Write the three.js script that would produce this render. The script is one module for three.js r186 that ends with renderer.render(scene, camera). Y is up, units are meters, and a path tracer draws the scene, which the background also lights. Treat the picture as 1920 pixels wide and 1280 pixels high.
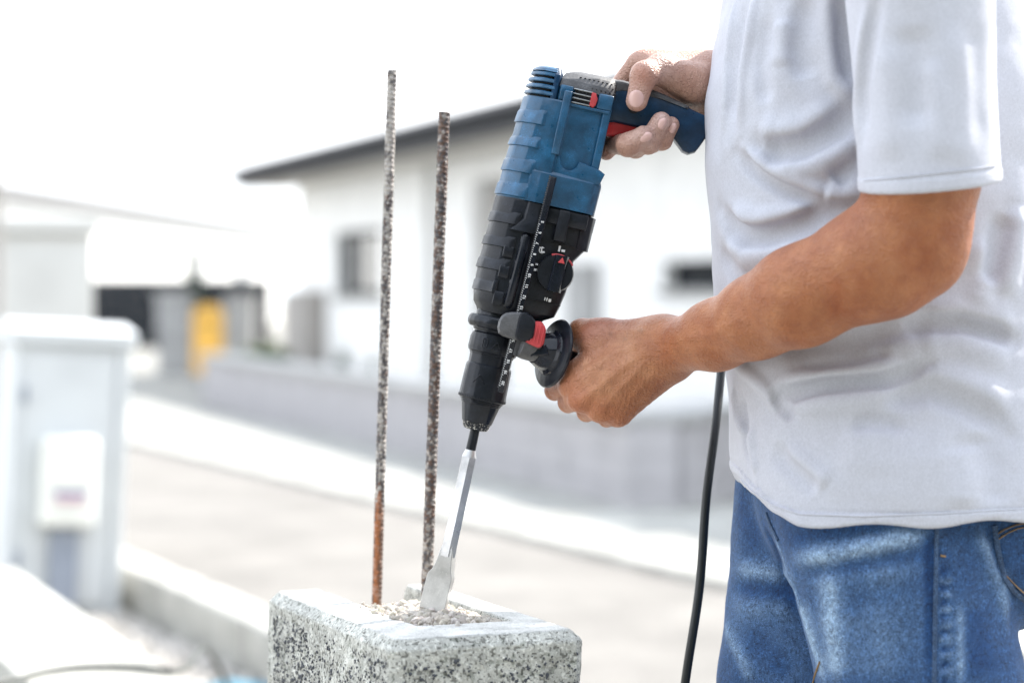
import * as THREE from 'three';
import { mergeGeometries, toCreasedNormals } from 'three/addons/utils/BufferGeometryUtils.js';
import { RoundedBoxGeometry } from 'three/addons/geometries/RoundedBoxGeometry.js';
import { FontLoader } from 'three/addons/loaders/FontLoader.js';
import { TextGeometry } from 'three/addons/geometries/TextGeometry.js';

// ------------------------------------------------------------------ camera, sky, sun, exposure
const scene = new THREE.Scene();
const FOCAL = 4533, CAMY = 1.1, PITCH = Math.atan(94 / FOCAL);        // photograph pixels (1920 x 1280), an 85 mm lens
const camera = new THREE.PerspectiveCamera(2 * Math.atan(640 / FOCAL) * 180 / Math.PI, 1.5, 0.1, 400);
camera.position.set(0, CAMY, 0);
camera.rotation.x = -PITCH;
camera.focus = 2.44;
camera.userData.fStop = 3.1;
camera.updateMatrixWorld();

const renderer = new THREE.WebGLRenderer({ antialias: true });
renderer.toneMapping = THREE.LinearToneMapping;
renderer.toneMappingExposure = 2.75;
renderer.shadowMap.enabled = true;

const SUN = new THREE.Vector3(0.64, 0.80, -0.62).normalize();
const sun = new THREE.DirectionalLight(new THREE.Color(1.0, 0.95, 0.87), 4.2);
sun.position.copy(SUN).multiplyScalar(40); sun.castShadow = true; sun.shadow.radius = 2;
sun.shadow.camera.left = sun.shadow.camera.bottom = -12; sun.shadow.camera.right = sun.shadow.camera.top = 12; sun.shadow.camera.far = 120;
sun.target.position.set(0, 0.8, -2.5);
scene.add(sun, sun.target);

// ------------------------------------------------------------------ small maths
function rng(seed) { let a = seed >>> 0; return () => { a = (a + 0x6D2B79F5) >>> 0; let t = a; t = Math.imul(t ^ (t >>> 15), t | 1); t ^= t + Math.imul(t ^ (t >>> 7), t | 61); return ((t ^ (t >>> 14)) >>> 0) / 4294967296; }; }
const clamp = (x, a = 0, b = 1) => x < a ? a : x > b ? b : x, mix = (a, b, t) => a + (b - a) * t;
const sstep = (a, b, x) => { const t = clamp((x - a) / (b - a)); return t * t * (3 - 2 * t); };
function table(rows) { return (x) => { if (x <= rows[0][0]) return rows[0][1]; for (let i = 1; i < rows.length; i++) if (x <= rows[i][0]) { const t = (x - rows[i - 1][0]) / (rows[i][0] - rows[i - 1][0]); return mix(rows[i - 1][1], rows[i][1], t * t * (3 - 2 * t) * 0.5 + t * 0.5); } return rows[rows.length - 1][1]; }; }
const h3 = (x, y, z) => { let n = Math.imul(x, 374761393) ^ Math.imul(y, 668265263) ^ Math.imul(z, 2147483647 - 1274126177); n = Math.imul(n ^ (n >>> 13), 1274126177); n ^= n >>> 16; return (n >>> 0) / 4294967296; };
function noise(x, y, z) {                                              // value noise, -1 .. 1
  const i = Math.floor(x), j = Math.floor(y), k = Math.floor(z); let u = x - i, v = y - j, w = z - k;
  u = u * u * (3 - 2 * u); v = v * v * (3 - 2 * v); w = w * w * (3 - 2 * w);
  const a = mix(mix(h3(i, j, k), h3(i + 1, j, k), u), mix(h3(i, j + 1, k), h3(i + 1, j + 1, k), u), v);
  const b = mix(mix(h3(i, j, k + 1), h3(i + 1, j, k + 1), u), mix(h3(i, j + 1, k + 1), h3(i + 1, j + 1, k + 1), u), v);
  return mix(a, b, w) * 2 - 1;
}
const fbm = (x, y, z, n = 3) => { let s = 0, a = 0.5; for (let i = 0; i < n; i++) { s += a * noise(x, y, z); a *= 0.5; x = x * 2.03 + 7.1; y = y * 2.03 + 3.7; z = z * 2.03 + 1.3; } return s; };
function tnoise(x, y, period, seed) {                                  // tiling 2-d value noise, 0 .. 1
  const i = Math.floor(x), j = Math.floor(y); let u = x - i, v = y - j; u = u * u * (3 - 2 * u); v = v * v * (3 - 2 * v);
  const m = (n) => ((n % period) + period) % period;
  return mix(mix(h3(m(i), m(j), seed), h3(m(i + 1), m(j), seed), u), mix(h3(m(i), m(j + 1), seed), h3(m(i + 1), m(j + 1), seed), u), v);
}
const smin = (a, b, k) => { const h = Math.max(k - Math.abs(a - b), 0) / k; return Math.min(a, b) - h * h * k * 0.25; };
const smax = (a, b, k) => -smin(-a, -b, k);

// a photograph pixel and a depth along the lens axis -> a point; a pixel and a level -> a point on that level
const CP = Math.cos(PITCH), SP = Math.sin(PITCH);
function ray(px, py) { const x = (px - 960) / FOCAL, y = -(py - 640) / FOCAL; return [x, y * CP - SP, -CP - y * SP]; }
function P(px, py, d) { const r = ray(px, py); return [r[0] * d, CAMY + r[1] * d, r[2] * d]; }
function G(px, py, level = 0) { const r = ray(px, py), t = (level - CAMY) / r[1]; return [r[0] * t, level, r[2] * t]; }
function onPlane(px, py, o, n) { const r = ray(px, py), t = ((o[0]) * n[0] + (o[1] - CAMY) * n[1] + o[2] * n[2]) / (r[0] * n[0] + r[1] * n[1] + r[2] * n[2]); return [r[0] * t, CAMY + r[1] * t, r[2] * t]; }
const V = (a) => new THREE.Vector3(a[0], a[1], a[2]);

// ------------------------------------------------------------------ sky: bright thin overcast, computed once
{
  const w = 512, h = 256, data = new Float32Array(w * h * 4);
  for (let j = 0; j < h; j++) for (let i = 0; i < w; i++) {
    const el = (j + 0.5) / h * Math.PI - Math.PI / 2, az = i / w * Math.PI * 2, up = Math.max(0, Math.sin(el));
    const x = Math.cos(el) * Math.cos(az), z = Math.cos(el) * Math.sin(az), y = Math.sin(el);
    const c = sstep(-0.25, 0.45, fbm(x * 2.6, y * 5 + 4, z * 2.6, 4));
    const t = sstep(0, 0.07, up), q = sstep(0.1, 0.9, up);
    let r = mix(0.74, 0.97, t), g = mix(0.82, 1.0, t), b = mix(0.88, 1.03, t);
    r = mix(r, 0.74, q); g = mix(g, 0.84, q); b = mix(b, 1.0, q);
    const k = 0.93 + 0.14 * c; r = mix(r, 1.0, 0.35 * c) * k; g = mix(g, 1.01, 0.35 * c) * k; b = mix(b, 1.03, 0.35 * c) * k;
    const o = (j * w + i) * 4; data[o] = r; data[o + 1] = g; data[o + 2] = b; data[o + 3] = 1;
  }
  const sky = new THREE.DataTexture(data, w, h, THREE.RGBAFormat, THREE.FloatType);
  sky.mapping = THREE.EquirectangularReflectionMapping; sky.magFilter = THREE.LinearFilter; sky.needsUpdate = true;
  scene.background = sky; scene.environment = sky;
}

// ------------------------------------------------------------------ materials and textures
function tex(n, fn, srgb = true, rep = 1) {
  const d = new Uint8Array(n * n * 4);
  for (let j = 0; j < n; j++) for (let i = 0; i < n; i++) { const c = fn(i, j, n), o = (j * n + i) * 4; d[o] = clamp(c[0], 0, 255); d[o + 1] = clamp(c[1], 0, 255); d[o + 2] = clamp(c[2], 0, 255); d[o + 3] = 255; }
  const t = new THREE.DataTexture(d, n, n); t.wrapS = t.wrapT = THREE.RepeatWrapping; t.magFilter = THREE.LinearFilter; t.minFilter = THREE.LinearMipmapLinearFilter; t.generateMipmaps = true;
  if (srgb) t.colorSpace = THREE.SRGBColorSpace; t.repeat.set(rep, rep); t.needsUpdate = true; return t;
}
const grey = (v) => [v, v, v];
const tfbm = (i, j, n, per, seed, oct) => { let s = 0, a = 0.5, p = per; for (let k = 0; k < oct; k++) { s += a * (tnoise(i / n * p, j / n * p, p, seed + k) - 0.5) * 2; p *= 2; a *= 0.55; } return s; };
const T_grain = tex(512, (i, j, n) => grey(128 + 90 * tfbm(i, j, n, 32, 3, 4)), false);                 // fine even bumps
const T_mottle = tex(512, (i, j, n) => { const a = tfbm(i, j, n, 6, 11, 6); return grey(247 + 12 * a); });
const T_jersey = tex(1024, (i, j, n) => { const a = tnoise(i / n * 340, j / n * 170, 340, 5), b = tfbm(i, j, n, 24, 8, 4), c = tnoise(i / n * 512, j / n * 512, 512, 2); const v = 240 + 15 * (a - 0.5) + 3 * b + 15 * (c - 0.5); return [v, v, v + 1]; });
const T_jerseyBump = tex(512, (i, j, n) => grey(128 + 60 * Math.sin(i / n * 160 * 6.283) * (0.6 + 0.4 * Math.sin(j / n * 200 * 6.283)) + 50 * tfbm(i, j, n, 64, 21, 3)), false);
const T_denim = tex(1024, (i, j, n) => {
  const wave = Math.sin((i + j) / n * 6.283 * 128 + 2.2 * tfbm(i, j, n, 40, 31, 2)), m = tfbm(i, j, n, 64, 33, 4), sl = tnoise(i / n * 256, j / n * 64, 256, 35) - 0.5, pt = tnoise(i / n * 256, j / n * 256, 256, 39), p2 = tnoise(i / n * 200, j / n * 200, 200, 29);
  const k = 150 + 34 * wave + 28 * m + 40 * sl + (pt > 0.78 ? 46 : 0) - (p2 > 0.76 ? 40 : 0); return [k * 0.96, k, k * 1.02];
});
const T_denimBump = tex(512, (i, j, n) => grey(128 + 70 * Math.sin((i + j) / n * 6.283 * 75) + 40 * tfbm(i, j, n, 64, 37, 3)), false);
const T_skin = tex(512, (i, j, n) => { const a = tfbm(i, j, n, 12, 41, 6), b = tnoise(i / n * 90, j / n * 90, 90, 47); const s = b > 0.93 ? -26 : 0; return [234 + 20 * a + s, 230 + 28 * a + s * 1.3, 228 + 30 * a + s * 1.5]; });
const T_skinBump = tex(512, (i, j, n) => { const c = Math.abs(tfbm(i, j, n, 40, 51, 3)), d = Math.abs(tfbm(i, j, n, 90, 57, 2)); return grey(60 + 190 * Math.min(1, c * 2.2) * Math.min(1, 0.5 + d * 2)); }, false);
const T_concrete = tex(1024, (i, j, n) => { const a = tfbm(i, j, n, 10, 61, 7), g = tnoise(i / n * 260, j / n * 260, 260, 67), q = tnoise(i / n * 120, j / n * 120, 120, 69); const v = 214 + 36 * a + (g > 0.8 ? -38 : g < 0.16 ? 26 : 0) + (q > 0.86 ? -30 : 0); return [v, v, v - 4]; });
const T_aggregate = tex(1024, (i, j, n) => {
  const a = tfbm(i, j, n, 22, 71, 5), g = tnoise(i / n * 150, j / n * 150, 150, 77), q = tnoise(i / n * 70, j / n * 70, 70, 79), f = tnoise(i / n * 300, j / n * 300, 300, 83);
  let v = 196 + 42 * a + 36 * (f - 0.5), gr = 0; if (g > 0.76) v -= 62; else if (g < 0.2) v += 34; if (q > 0.8) { v -= 30; gr = 6; } if (f > 0.9) v -= 70; return [v, v + gr * 0.3, v - 4];
});
const T_asphalt = tex(512, (i, j, n) => { const a = tfbm(i, j, n, 5, 91, 7), f = tnoise(i / n * 256, j / n * 256, 256, 93); const v = 214 + 34 * a + 40 * (f - 0.5); return [v, v, v]; });
const T_scratch = tex(512, (i, j, n) => { const a = tfbm(i, j, n, 5, 101, 6), f = tnoise(i / n * 200, j / n * 200, 200, 103), s = tnoise(i / n * 256, j / n * 10, 256, 105); const v = 216 + 44 * a + (f > 0.9 ? 32 : 0) + (s > 0.95 ? 26 : 0); return grey(v); });
const T_dusty = tex(1024, (i, j, n) => { const a = tfbm(i, j, n, 5, 121, 7), f = tnoise(i / n * 300, j / n * 300, 300, 123), g = tnoise(i / n * 110, j / n * 110, 110, 127), s = tnoise(i / n * 320, j / n * 9, 320, 125), c = sstep(-0.1, 0.5, tfbm(i, j, n, 4, 129, 4)); const v = 104 + 26 * a + (f > 0.9 ? 60 + 60 * c : 0) + (g > 0.93 ? 70 * c : 0) + (s > 0.962 ? 40 : 0) + 16 * c; return grey(v); });
const T_rough = tex(512, (i, j, n) => { const a = tfbm(i, j, n, 7, 111, 6); return grey(205 + 75 * a); }, false);

function lin(r, g, b) { return new THREE.Color().setRGB(r, g, b); }
function mat(color, roughness, o = {}) { return new THREE.MeshPhysicalMaterial({ color, roughness, ...o }); }
const M = {
  blue: mat(lin(0.082, 0.475, 0.98), 0.44, { map: T_dusty, roughnessMap: T_rough, bumpMap: T_grain, bumpScale: 0.00018 }),
  navy: mat(lin(0.027, 0.175, 0.44), 0.44, { specularIntensity: 0.8, map: T_dusty, roughnessMap: T_rough, bumpMap: T_grain, bumpScale: 0.00018 }),
  black: mat(lin(0.066, 0.078, 0.112), 0.46, { specularIntensity: 0.6, map: T_dusty, roughnessMap: T_rough, bumpMap: T_grain, bumpScale: 0.0002 }),
  gloss: mat(lin(0.052, 0.064, 0.105), 0.3, { specularIntensity: 0.7, map: T_dusty, roughnessMap: T_rough }),
  rubber: mat(lin(0.42, 0.42, 0.45), 0.6, { map: T_dusty, bumpMap: T_grain, bumpScale: 0.0003 }),
  clamp: mat(lin(0.55, 0.55, 0.58), 0.55, { map: T_dusty, bumpMap: T_grain, bumpScale: 0.0002 }),
  hole: mat(lin(0.006, 0.007, 0.009), 0.8),
  red: mat(lin(0.66, 0.028, 0.035), 0.42, { map: T_scratch }),
  coral: mat(lin(0.72, 0.075, 0.085), 0.5, { map: T_scratch }),
  print: mat(lin(0.82, 0.82, 0.83), 0.6),
  silver: mat(lin(0.7, 0.71, 0.73), 0.28, { metalness: 1, map: T_scratch }),
  steel: mat(lin(0.80, 0.79, 0.785), 0.42, { metalness: 0.9, map: T_scratch, roughnessMap: T_rough }),
  cord: mat(lin(0.012, 0.015, 0.018), 0.42, { bumpMap: T_grain, bumpScale: 0.0002 }),
  skin: mat(lin(1, 1, 1), 0.44, { vertexColors: true, map: T_skin, bumpMap: T_skinBump, bumpScale: 0.001, sheen: 0.25, sheenColor: lin(0.9, 0.6, 0.5), sheenRoughness: 0.5 }),
  nail: mat(lin(0.62, 0.40, 0.36), 0.28),
  hair: mat(lin(0.02, 0.015, 0.012), 0.6, { bumpMap: T_grain, bumpScale: 0.002 }),
  shirt: mat(lin(0.57, 0.58, 0.64), 0.9, { map: T_jersey, bumpMap: T_jerseyBump, bumpScale: 0.0003, sheen: 0.3, sheenColor: lin(0.8, 0.8, 0.85), sheenRoughness: 0.6 }),
  denim: mat(lin(1, 1, 1), 0.85, { vertexColors: true, map: T_denim, bumpMap: T_denimBump, bumpScale: 0.0006, sheen: 0.2, sheenColor: lin(0.5, 0.6, 0.8), sheenRoughness: 0.5 }),
  denimSeam: mat(lin(0.13, 0.23, 0.44), 0.85, { map: T_denim, bumpMap: T_denimBump, bumpScale: 0.0006 }),
  stitch: mat(lin(0.30, 0.19, 0.085), 0.8),
  shoe: mat(lin(0.05, 0.045, 0.04), 0.7),
  block: mat(lin(1.0, 1.0, 0.98), 0.92, { vertexColors: true, map: T_aggregate, bumpMap: T_aggregate, bumpScale: 0.0014 }),
  topFace: mat(lin(0.74, 0.74, 0.74), 0.95, { vertexColors: true, map: T_concrete, bumpMap: T_grain, bumpScale: 0.0006 }),
  infill: mat(lin(0.62, 0.56, 0.50), 0.95, { map: T_concrete, bumpMap: T_concrete, bumpScale: 0.002 }),
  crumb: mat(lin(0.70, 0.66, 0.60), 0.95, { bumpMap: T_grain, bumpScale: 0.001 }),
  chip: mat(lin(0.045, 0.05, 0.062), 0.5),
  rebar: mat(lin(1, 1, 1), 0.62, { vertexColors: true, metalness: 0.25 }),
  render: mat(lin(0.86, 0.86, 0.85), 0.9, { map: T_mottle, bumpMap: T_grain, bumpScale: 0.004 }),
  roof: mat(lin(0.155, 0.155, 0.165), 0.75, { map: T_mottle }),
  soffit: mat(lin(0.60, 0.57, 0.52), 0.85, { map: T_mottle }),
  glass: mat(lin(0.03, 0.04, 0.05), 0.06),
  anthracite: mat(lin(0.016, 0.019, 0.024), 0.6, { specularIntensity: 0.3, map: T_mottle }),
  greyStone: mat(lin(0.42, 0.41, 0.425), 0.95, { map: T_mottle, bumpMap: T_concrete, bumpScale: 0.01 }),
  pillar: mat(lin(0.55, 0.55, 0.57), 0.95, { map: T_concrete, bumpMap: T_concrete, bumpScale: 0.006 }),
  taupe: mat(lin(0.36, 0.34, 0.32), 0.9, { map: T_mottle }),
  ground: mat(lin(0.40, 0.39, 0.37), 1, { map: T_concrete, bumpMap: T_concrete, bumpScale: 0.01 }),
  road: mat(lin(0.245, 0.231, 0.213), 0.95, { map: T_asphalt, bumpMap: T_grain, bumpScale: 0.006 }),
  kerb: mat(lin(0.56, 0.55, 0.53), 0.95, { map: T_concrete, bumpMap: T_concrete, bumpScale: 0.004 }),
  paving: mat(lin(0.46, 0.455, 0.44), 0.95, { map: T_concrete, bumpMap: T_concrete, bumpScale: 0.004 }),
  coping: mat(lin(0.66, 0.65, 0.62), 0.95, { map: T_concrete, bumpMap: T_concrete, bumpScale: 0.004 }),
  cabinet: mat(lin(0.58, 0.60, 0.61), 0.5, { map: T_mottle }),
  beige: mat(lin(0.55, 0.55, 0.53), 0.7, { map: T_mottle }),
  cream: mat(lin(0.78, 0.78, 0.73), 0.5, { map: T_mottle }),
  conduit: mat(lin(0.26, 0.29, 0.35), 0.5, { map: T_mottle }),
  printBlue: mat(lin(0.07, 0.08, 0.26), 0.6), printRed: mat(lin(0.55, 0.25, 0.33), 0.6),
  yellow: mat(lin(0.80, 0.45, 0.075), 0.45, { map: T_mottle }),
  leaf: mat(lin(0.05, 0.085, 0.035), 0.8), leafDark: mat(lin(0.022, 0.04, 0.024), 0.8), bark: mat(lin(0.07, 0.05, 0.035), 0.9),
  grass: mat(lin(0.10, 0.15, 0.045), 0.9), tarp: mat(lin(0.02, 0.16, 0.24), 0.5, { map: T_mottle }),
  pebble: mat(lin(0.47, 0.45, 0.43), 0.95),
  cableGreen: mat(lin(0.03, 0.035, 0.03), 0.5),
};
const shiftTex = (m, k) => { for (const s of ['map', 'bumpMap', 'roughnessMap']) if (m[s]) { m[s] = m[s].clone(); m[s].repeat.set(k, k); m[s].needsUpdate = true; } };
// uv are in metres everywhere; each material says how many repeats to the metre
for (const [k, r] of Object.entries({ blue: 14, navy: 14, black: 14, gloss: 14, rubber: 14, clamp: 14, red: 10, coral: 10, silver: 10, steel: 9, cord: 20, skin: 9, hair: 20, shirt: 4.2, denim: 5.5, denimSeam: 5.5, block: 3.1, infill: 4, topFace: 4, crumb: 20, render: 0.6, roof: 0.5, soffit: 0.5, anthracite: 0.8, greyStone: 0.9, pillar: 1.2, taupe: 0.7, ground: 0.5, road: 0.6, kerb: 1, paving: 0.8, coping: 1.2, cabinet: 1, beige: 1, cream: 2, conduit: 2, yellow: 1, tarp: 2 })) shiftTex(M[k], r);

// ------------------------------------------------------------------ scene bookkeeping
const taken = {};
function numbered(n) { const k = taken[n] = (taken[n] ?? -1) + 1; return k ? n + '_' + String(k).padStart(3, '0') : n; }
function describe(o, label, category, group, kind) { if (label) o.userData.label = label; if (category) o.userData.category = category; if (group) o.userData.group = group; if (kind) o.userData.kind = kind; return o; }
function thing(name, at, label, category, group) { const g = new THREE.Group(); g.name = numbered(name); if (at) g.position.set(...at); scene.add(g); return describe(g, label, category, group); }
function flat(g) { g = g.index ? g.toNonIndexed() : g; for (const k of Object.keys(g.attributes)) if (!['position', 'normal', 'uv', 'color'].includes(k)) g.deleteAttribute(k); if (!g.attributes.uv) g.setAttribute('uv', new THREE.BufferAttribute(new Float32Array(g.attributes.position.count * 2), 2)); return g; }
function join(gs) { gs = (Array.isArray(gs) ? gs : [gs]).map(flat); return gs.length === 1 ? gs[0] : mergeGeometries(gs); }
function part(name, gs, m, parent, boxed = true) {
  const g = join(gs); if (boxed) boxUV(g);
  const o = new THREE.Mesh(g, m); o.name = parent === scene ? numbered(name) : name; o.castShadow = o.receiveShadow = true; parent.add(o); return o;
}
function boxUV(g) {                                                     // uv in metres from the face's main direction, per triangle
  const p = g.attributes.position, uv = new Float32Array(p.count * 2), a = new THREE.Vector3(), b = new THREE.Vector3(), c = new THREE.Vector3(), n = new THREE.Vector3();
  for (let i = 0; i < p.count; i += 3) {
    a.fromBufferAttribute(p, i); b.fromBufferAttribute(p, i + 1); c.fromBufferAttribute(p, i + 2); n.crossVectors(b.clone().sub(a), c.clone().sub(a));
    const x = Math.abs(n.x), y = Math.abs(n.y), z = Math.abs(n.z);
    [a, b, c].forEach((q, k) => { const [s, t] = x > y && x > z ? [q.z + 3.3, q.y] : y > z ? [q.x + 1.7, q.z] : [q.x, q.y]; uv[(i + k) * 2] = s; uv[(i + k) * 2 + 1] = t; });
  }
  g.setAttribute('uv', new THREE.BufferAttribute(uv, 2)); return g;
}
const box = (w, h, d, x = 0, y = 0, z = 0, r = 0) => { const g = r ? new RoundedBoxGeometry(w, h, d, 2, r) : new THREE.BoxGeometry(w, h, d); g.translate(x, y, z); return g; };
function tube(pts, r, seg = 60, sides = 12) { return new THREE.TubeGeometry(new THREE.CatmullRomCurve3(pts.map(V), false, 'centripetal'), seg, r, sides, false); }

// ------------------------------------------------------------------ signed distance fields -> meshes (surface nets)
function capsule(a, b, ra, rb) {                                         // tapered
  const ax = a[0], ay = a[1], az = a[2], dx = b[0] - ax, dy = b[1] - ay, dz = b[2] - az, L = dx * dx + dy * dy + dz * dz || 1e-9;
  return (x, y, z) => { const px = x - ax, py = y - ay, pz = z - az; let t = (px * dx + py * dy + pz * dz) / L; t = t < 0 ? 0 : t > 1 ? 1 : t; const qx = px - dx * t, qy = py - dy * t, qz = pz - dz * t; return Math.sqrt(qx * qx + qy * qy + qz * qz) - (ra + (rb - ra) * t); };
}
const ellipsoid = (c, r) => (x, y, z) => { const a = (x - c[0]) / r[0], b = (y - c[1]) / r[1], e = (z - c[2]) / r[2], k = Math.sqrt(a * a + b * b + e * e); return (k - 1) * Math.min(r[0], r[1], r[2]); };
function blend(fs, k) { return (x, y, z) => { let d = fs[0](x, y, z); for (let i = 1; i < fs.length; i++) d = smin(d, fs[i](x, y, z), k); return d; }; }
function polygonize(f, lo, hi, h, { slack = 1.6, color, settle = 2 } = {}) {
  const nx = Math.ceil((hi[0] - lo[0]) / h) + 1, ny = Math.ceil((hi[1] - lo[1]) / h) + 1, nz = Math.ceil((hi[2] - lo[2]) / h) + 1;
  const val = new Float32Array(nx * ny * nz), B = 6, at = (i, j, k) => (k * ny + j) * nx + i;
  for (let K = 0; K < nz; K += B) for (let J = 0; J < ny; J += B) for (let I = 0; I < nx; I += B) {
    const c = f(lo[0] + (I + B / 2 - 0.5) * h, lo[1] + (J + B / 2 - 0.5) * h, lo[2] + (K + B / 2 - 0.5) * h), far = Math.abs(c) > B * h * 0.87 * slack + 0.004;
    for (let k = K; k < Math.min(nz, K + B); k++) for (let j = J; j < Math.min(ny, J + B); j++) for (let i = I; i < Math.min(nx, I + B); i++) val[at(i, j, k)] = far ? c : f(lo[0] + i * h, lo[1] + j * h, lo[2] + k * h);
  }
  const id = new Int32Array(nx * ny * nz).fill(-1), pos = [], E = [[0, 1], [2, 3], [4, 5], [6, 7], [0, 2], [1, 3], [4, 6], [5, 7], [0, 4], [1, 5], [2, 6], [3, 7]], cv = new Float32Array(8);
  for (let k = 0; k < nz - 1; k++) for (let j = 0; j < ny - 1; j++) for (let i = 0; i < nx - 1; i++) {
    let m = 0; for (let c = 0; c < 8; c++) { const v = cv[c] = val[at(i + (c & 1), j + (c >> 1 & 1), k + (c >> 2))]; if (v < 0) m++; }
    if (m === 0 || m === 8) continue;
    let x = 0, y = 0, z = 0, n = 0;
    for (const [a, b] of E) if (cv[a] < 0 !== cv[b] < 0) { const t = cv[a] / (cv[a] - cv[b]); x += mix(a & 1, b & 1, t); y += mix(a >> 1 & 1, b >> 1 & 1, t); z += mix(a >> 2, b >> 2, t); n++; }
    id[at(i, j, k)] = pos.length / 3; pos.push(lo[0] + (i + x / n) * h, lo[1] + (j + y / n) * h, lo[2] + (k + z / n) * h);
  }
  const idx = [], quad = (a, b, c, d, flip) => flip ? idx.push(a, c, b, a, d, c) : idx.push(a, b, c, a, c, d);
  for (let k = 1; k < nz - 1; k++) for (let j = 1; j < ny - 1; j++) for (let i = 1; i < nx - 1; i++) {
    const s = val[at(i, j, k)] < 0;
    if (s !== val[at(i + 1, j, k)] < 0) quad(id[at(i, j - 1, k - 1)], id[at(i, j, k - 1)], id[at(i, j, k)], id[at(i, j - 1, k)], !s);
    if (s !== val[at(i, j + 1, k)] < 0) quad(id[at(i - 1, j, k - 1)], id[at(i - 1, j, k)], id[at(i, j, k)], id[at(i, j, k - 1)], !s);
    if (s !== val[at(i, j, k + 1)] < 0) quad(id[at(i - 1, j - 1, k)], id[at(i, j - 1, k)], id[at(i, j, k)], id[at(i - 1, j, k)], !s);
  }
  const n = pos.length / 3, p = new Float32Array(pos), nor = new Float32Array(n * 3), col = color && new Float32Array(n * 3), e = h * 0.45;
  const grad = (x, y, z) => [f(x + e, y, z) - f(x - e, y, z), f(x, y + e, z) - f(x, y - e, z), f(x, y, z + e) - f(x, y, z - e)];
  for (let q = 0; q < n; q++) {
    let x = p[q * 3], y = p[q * 3 + 1], z = p[q * 3 + 2], g;
    for (let s = 0; s < settle; s++) { g = grad(x, y, z); const l2 = (g[0] ** 2 + g[1] ** 2 + g[2] ** 2) / (4 * e * e) || 1e-9, d = clamp(f(x, y, z) / l2, -h * 1.2, h * 1.2) / (2 * e); x -= clamp(d * g[0], -h * .5, h * .5); y -= clamp(d * g[1], -h * .5, h * .5); z -= clamp(d * g[2], -h * .5, h * .5); }
    g = grad(x, y, z); const l = Math.hypot(...g) || 1; p.set([x, y, z], q * 3); nor.set([g[0] / l, g[1] / l, g[2] / l], q * 3);
    if (col) col.set(color(x, y, z, g[0] / l, g[1] / l, g[2] / l), q * 3);
  }
  for (let t = 0; t < idx.length; t += 3) {                             // wind every face the way its normal points
    const a = idx[t] * 3, b = idx[t + 1] * 3, c = idx[t + 2] * 3, ux = p[b] - p[a], uy = p[b + 1] - p[a + 1], uz = p[b + 2] - p[a + 2], vx = p[c] - p[a], vy = p[c + 1] - p[a + 1], vz = p[c + 2] - p[a + 2];
    if ((uy * vz - uz * vy) * nor[a] + (uz * vx - ux * vz) * nor[a + 1] + (ux * vy - uy * vx) * nor[a + 2] < 0) { const s = idx[t + 1]; idx[t + 1] = idx[t + 2]; idx[t + 2] = s; }
  }
  const geo = new THREE.BufferGeometry(); geo.setAttribute('position', new THREE.BufferAttribute(p, 3)); geo.setAttribute('normal', new THREE.BufferAttribute(nor, 3)); if (col) geo.setAttribute('color', new THREE.BufferAttribute(col, 3)); geo.setIndex(idx); return geo;
}
function trace(f, px, py, from = 1.9) { const r = ray(px, py); let t = from; for (let i = 0; i < 160; i++) { const d = f(r[0] * t, CAMY + r[1] * t, r[2] * t); if (Math.abs(d) < 0.0003) break; t += d * 0.7; if (t > 3.2) return null; } return [r[0] * t, CAMY + r[1] * t, r[2] * t]; }
// a fold or a worn line on a surface: a polyline with a half width and a height
function stroke(f, pxs, width, height, shade = 0) {
  const pts = []; for (let i = 0; i < pxs.length - 1; i++) for (let s = 0; s < 4; s++) pts.push([mix(pxs[i][0], pxs[i + 1][0], s / 4), mix(pxs[i][1], pxs[i + 1][1], s / 4)]); pts.push(pxs[pxs.length - 1]);
  const q = pts.map(([a, b]) => trace(f, a, b)).filter(Boolean); if (q.length < 2) return null;
  let lo = [9, 9, 9], hi = [-9, -9, -9]; const w = width * 2.6; for (const p of q) for (let a = 0; a < 3; a++) { lo[a] = Math.min(lo[a], p[a] - w); hi[a] = Math.max(hi[a], p[a] + w); }
  return { q, w: width, h: height, c: shade, lo, hi };
}
function strokeAt(s, x, y, z) {
  if (x < s.lo[0] || y < s.lo[1] || z < s.lo[2] || x > s.hi[0] || y > s.hi[1] || z > s.hi[2]) return 0;
  let best = 9, bt = 0; const q = s.q, n = q.length - 1;
  for (let i = 0; i < n; i++) { const a = q[i], b = q[i + 1], dx = b[0] - a[0], dy = b[1] - a[1], dz = b[2] - a[2]; const t = clamp(((x - a[0]) * dx + (y - a[1]) * dy + (z - a[2]) * dz) / (dx * dx + dy * dy + dz * dz || 1e-9)); const ex = x - a[0] - dx * t, ey = y - a[1] - dy * t, ez = z - a[2] - dz * t, d = ex * ex + ey * ey + ez * ez; if (d < best) { best = d; bt = (i + t) / n; } }
  const taper = sstep(0, 0.22, bt) * (1 - sstep(0.78, 1, bt)) * 0.85 + 0.15; return Math.exp(-best / (s.w * s.w)) * taper;
}
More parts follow.
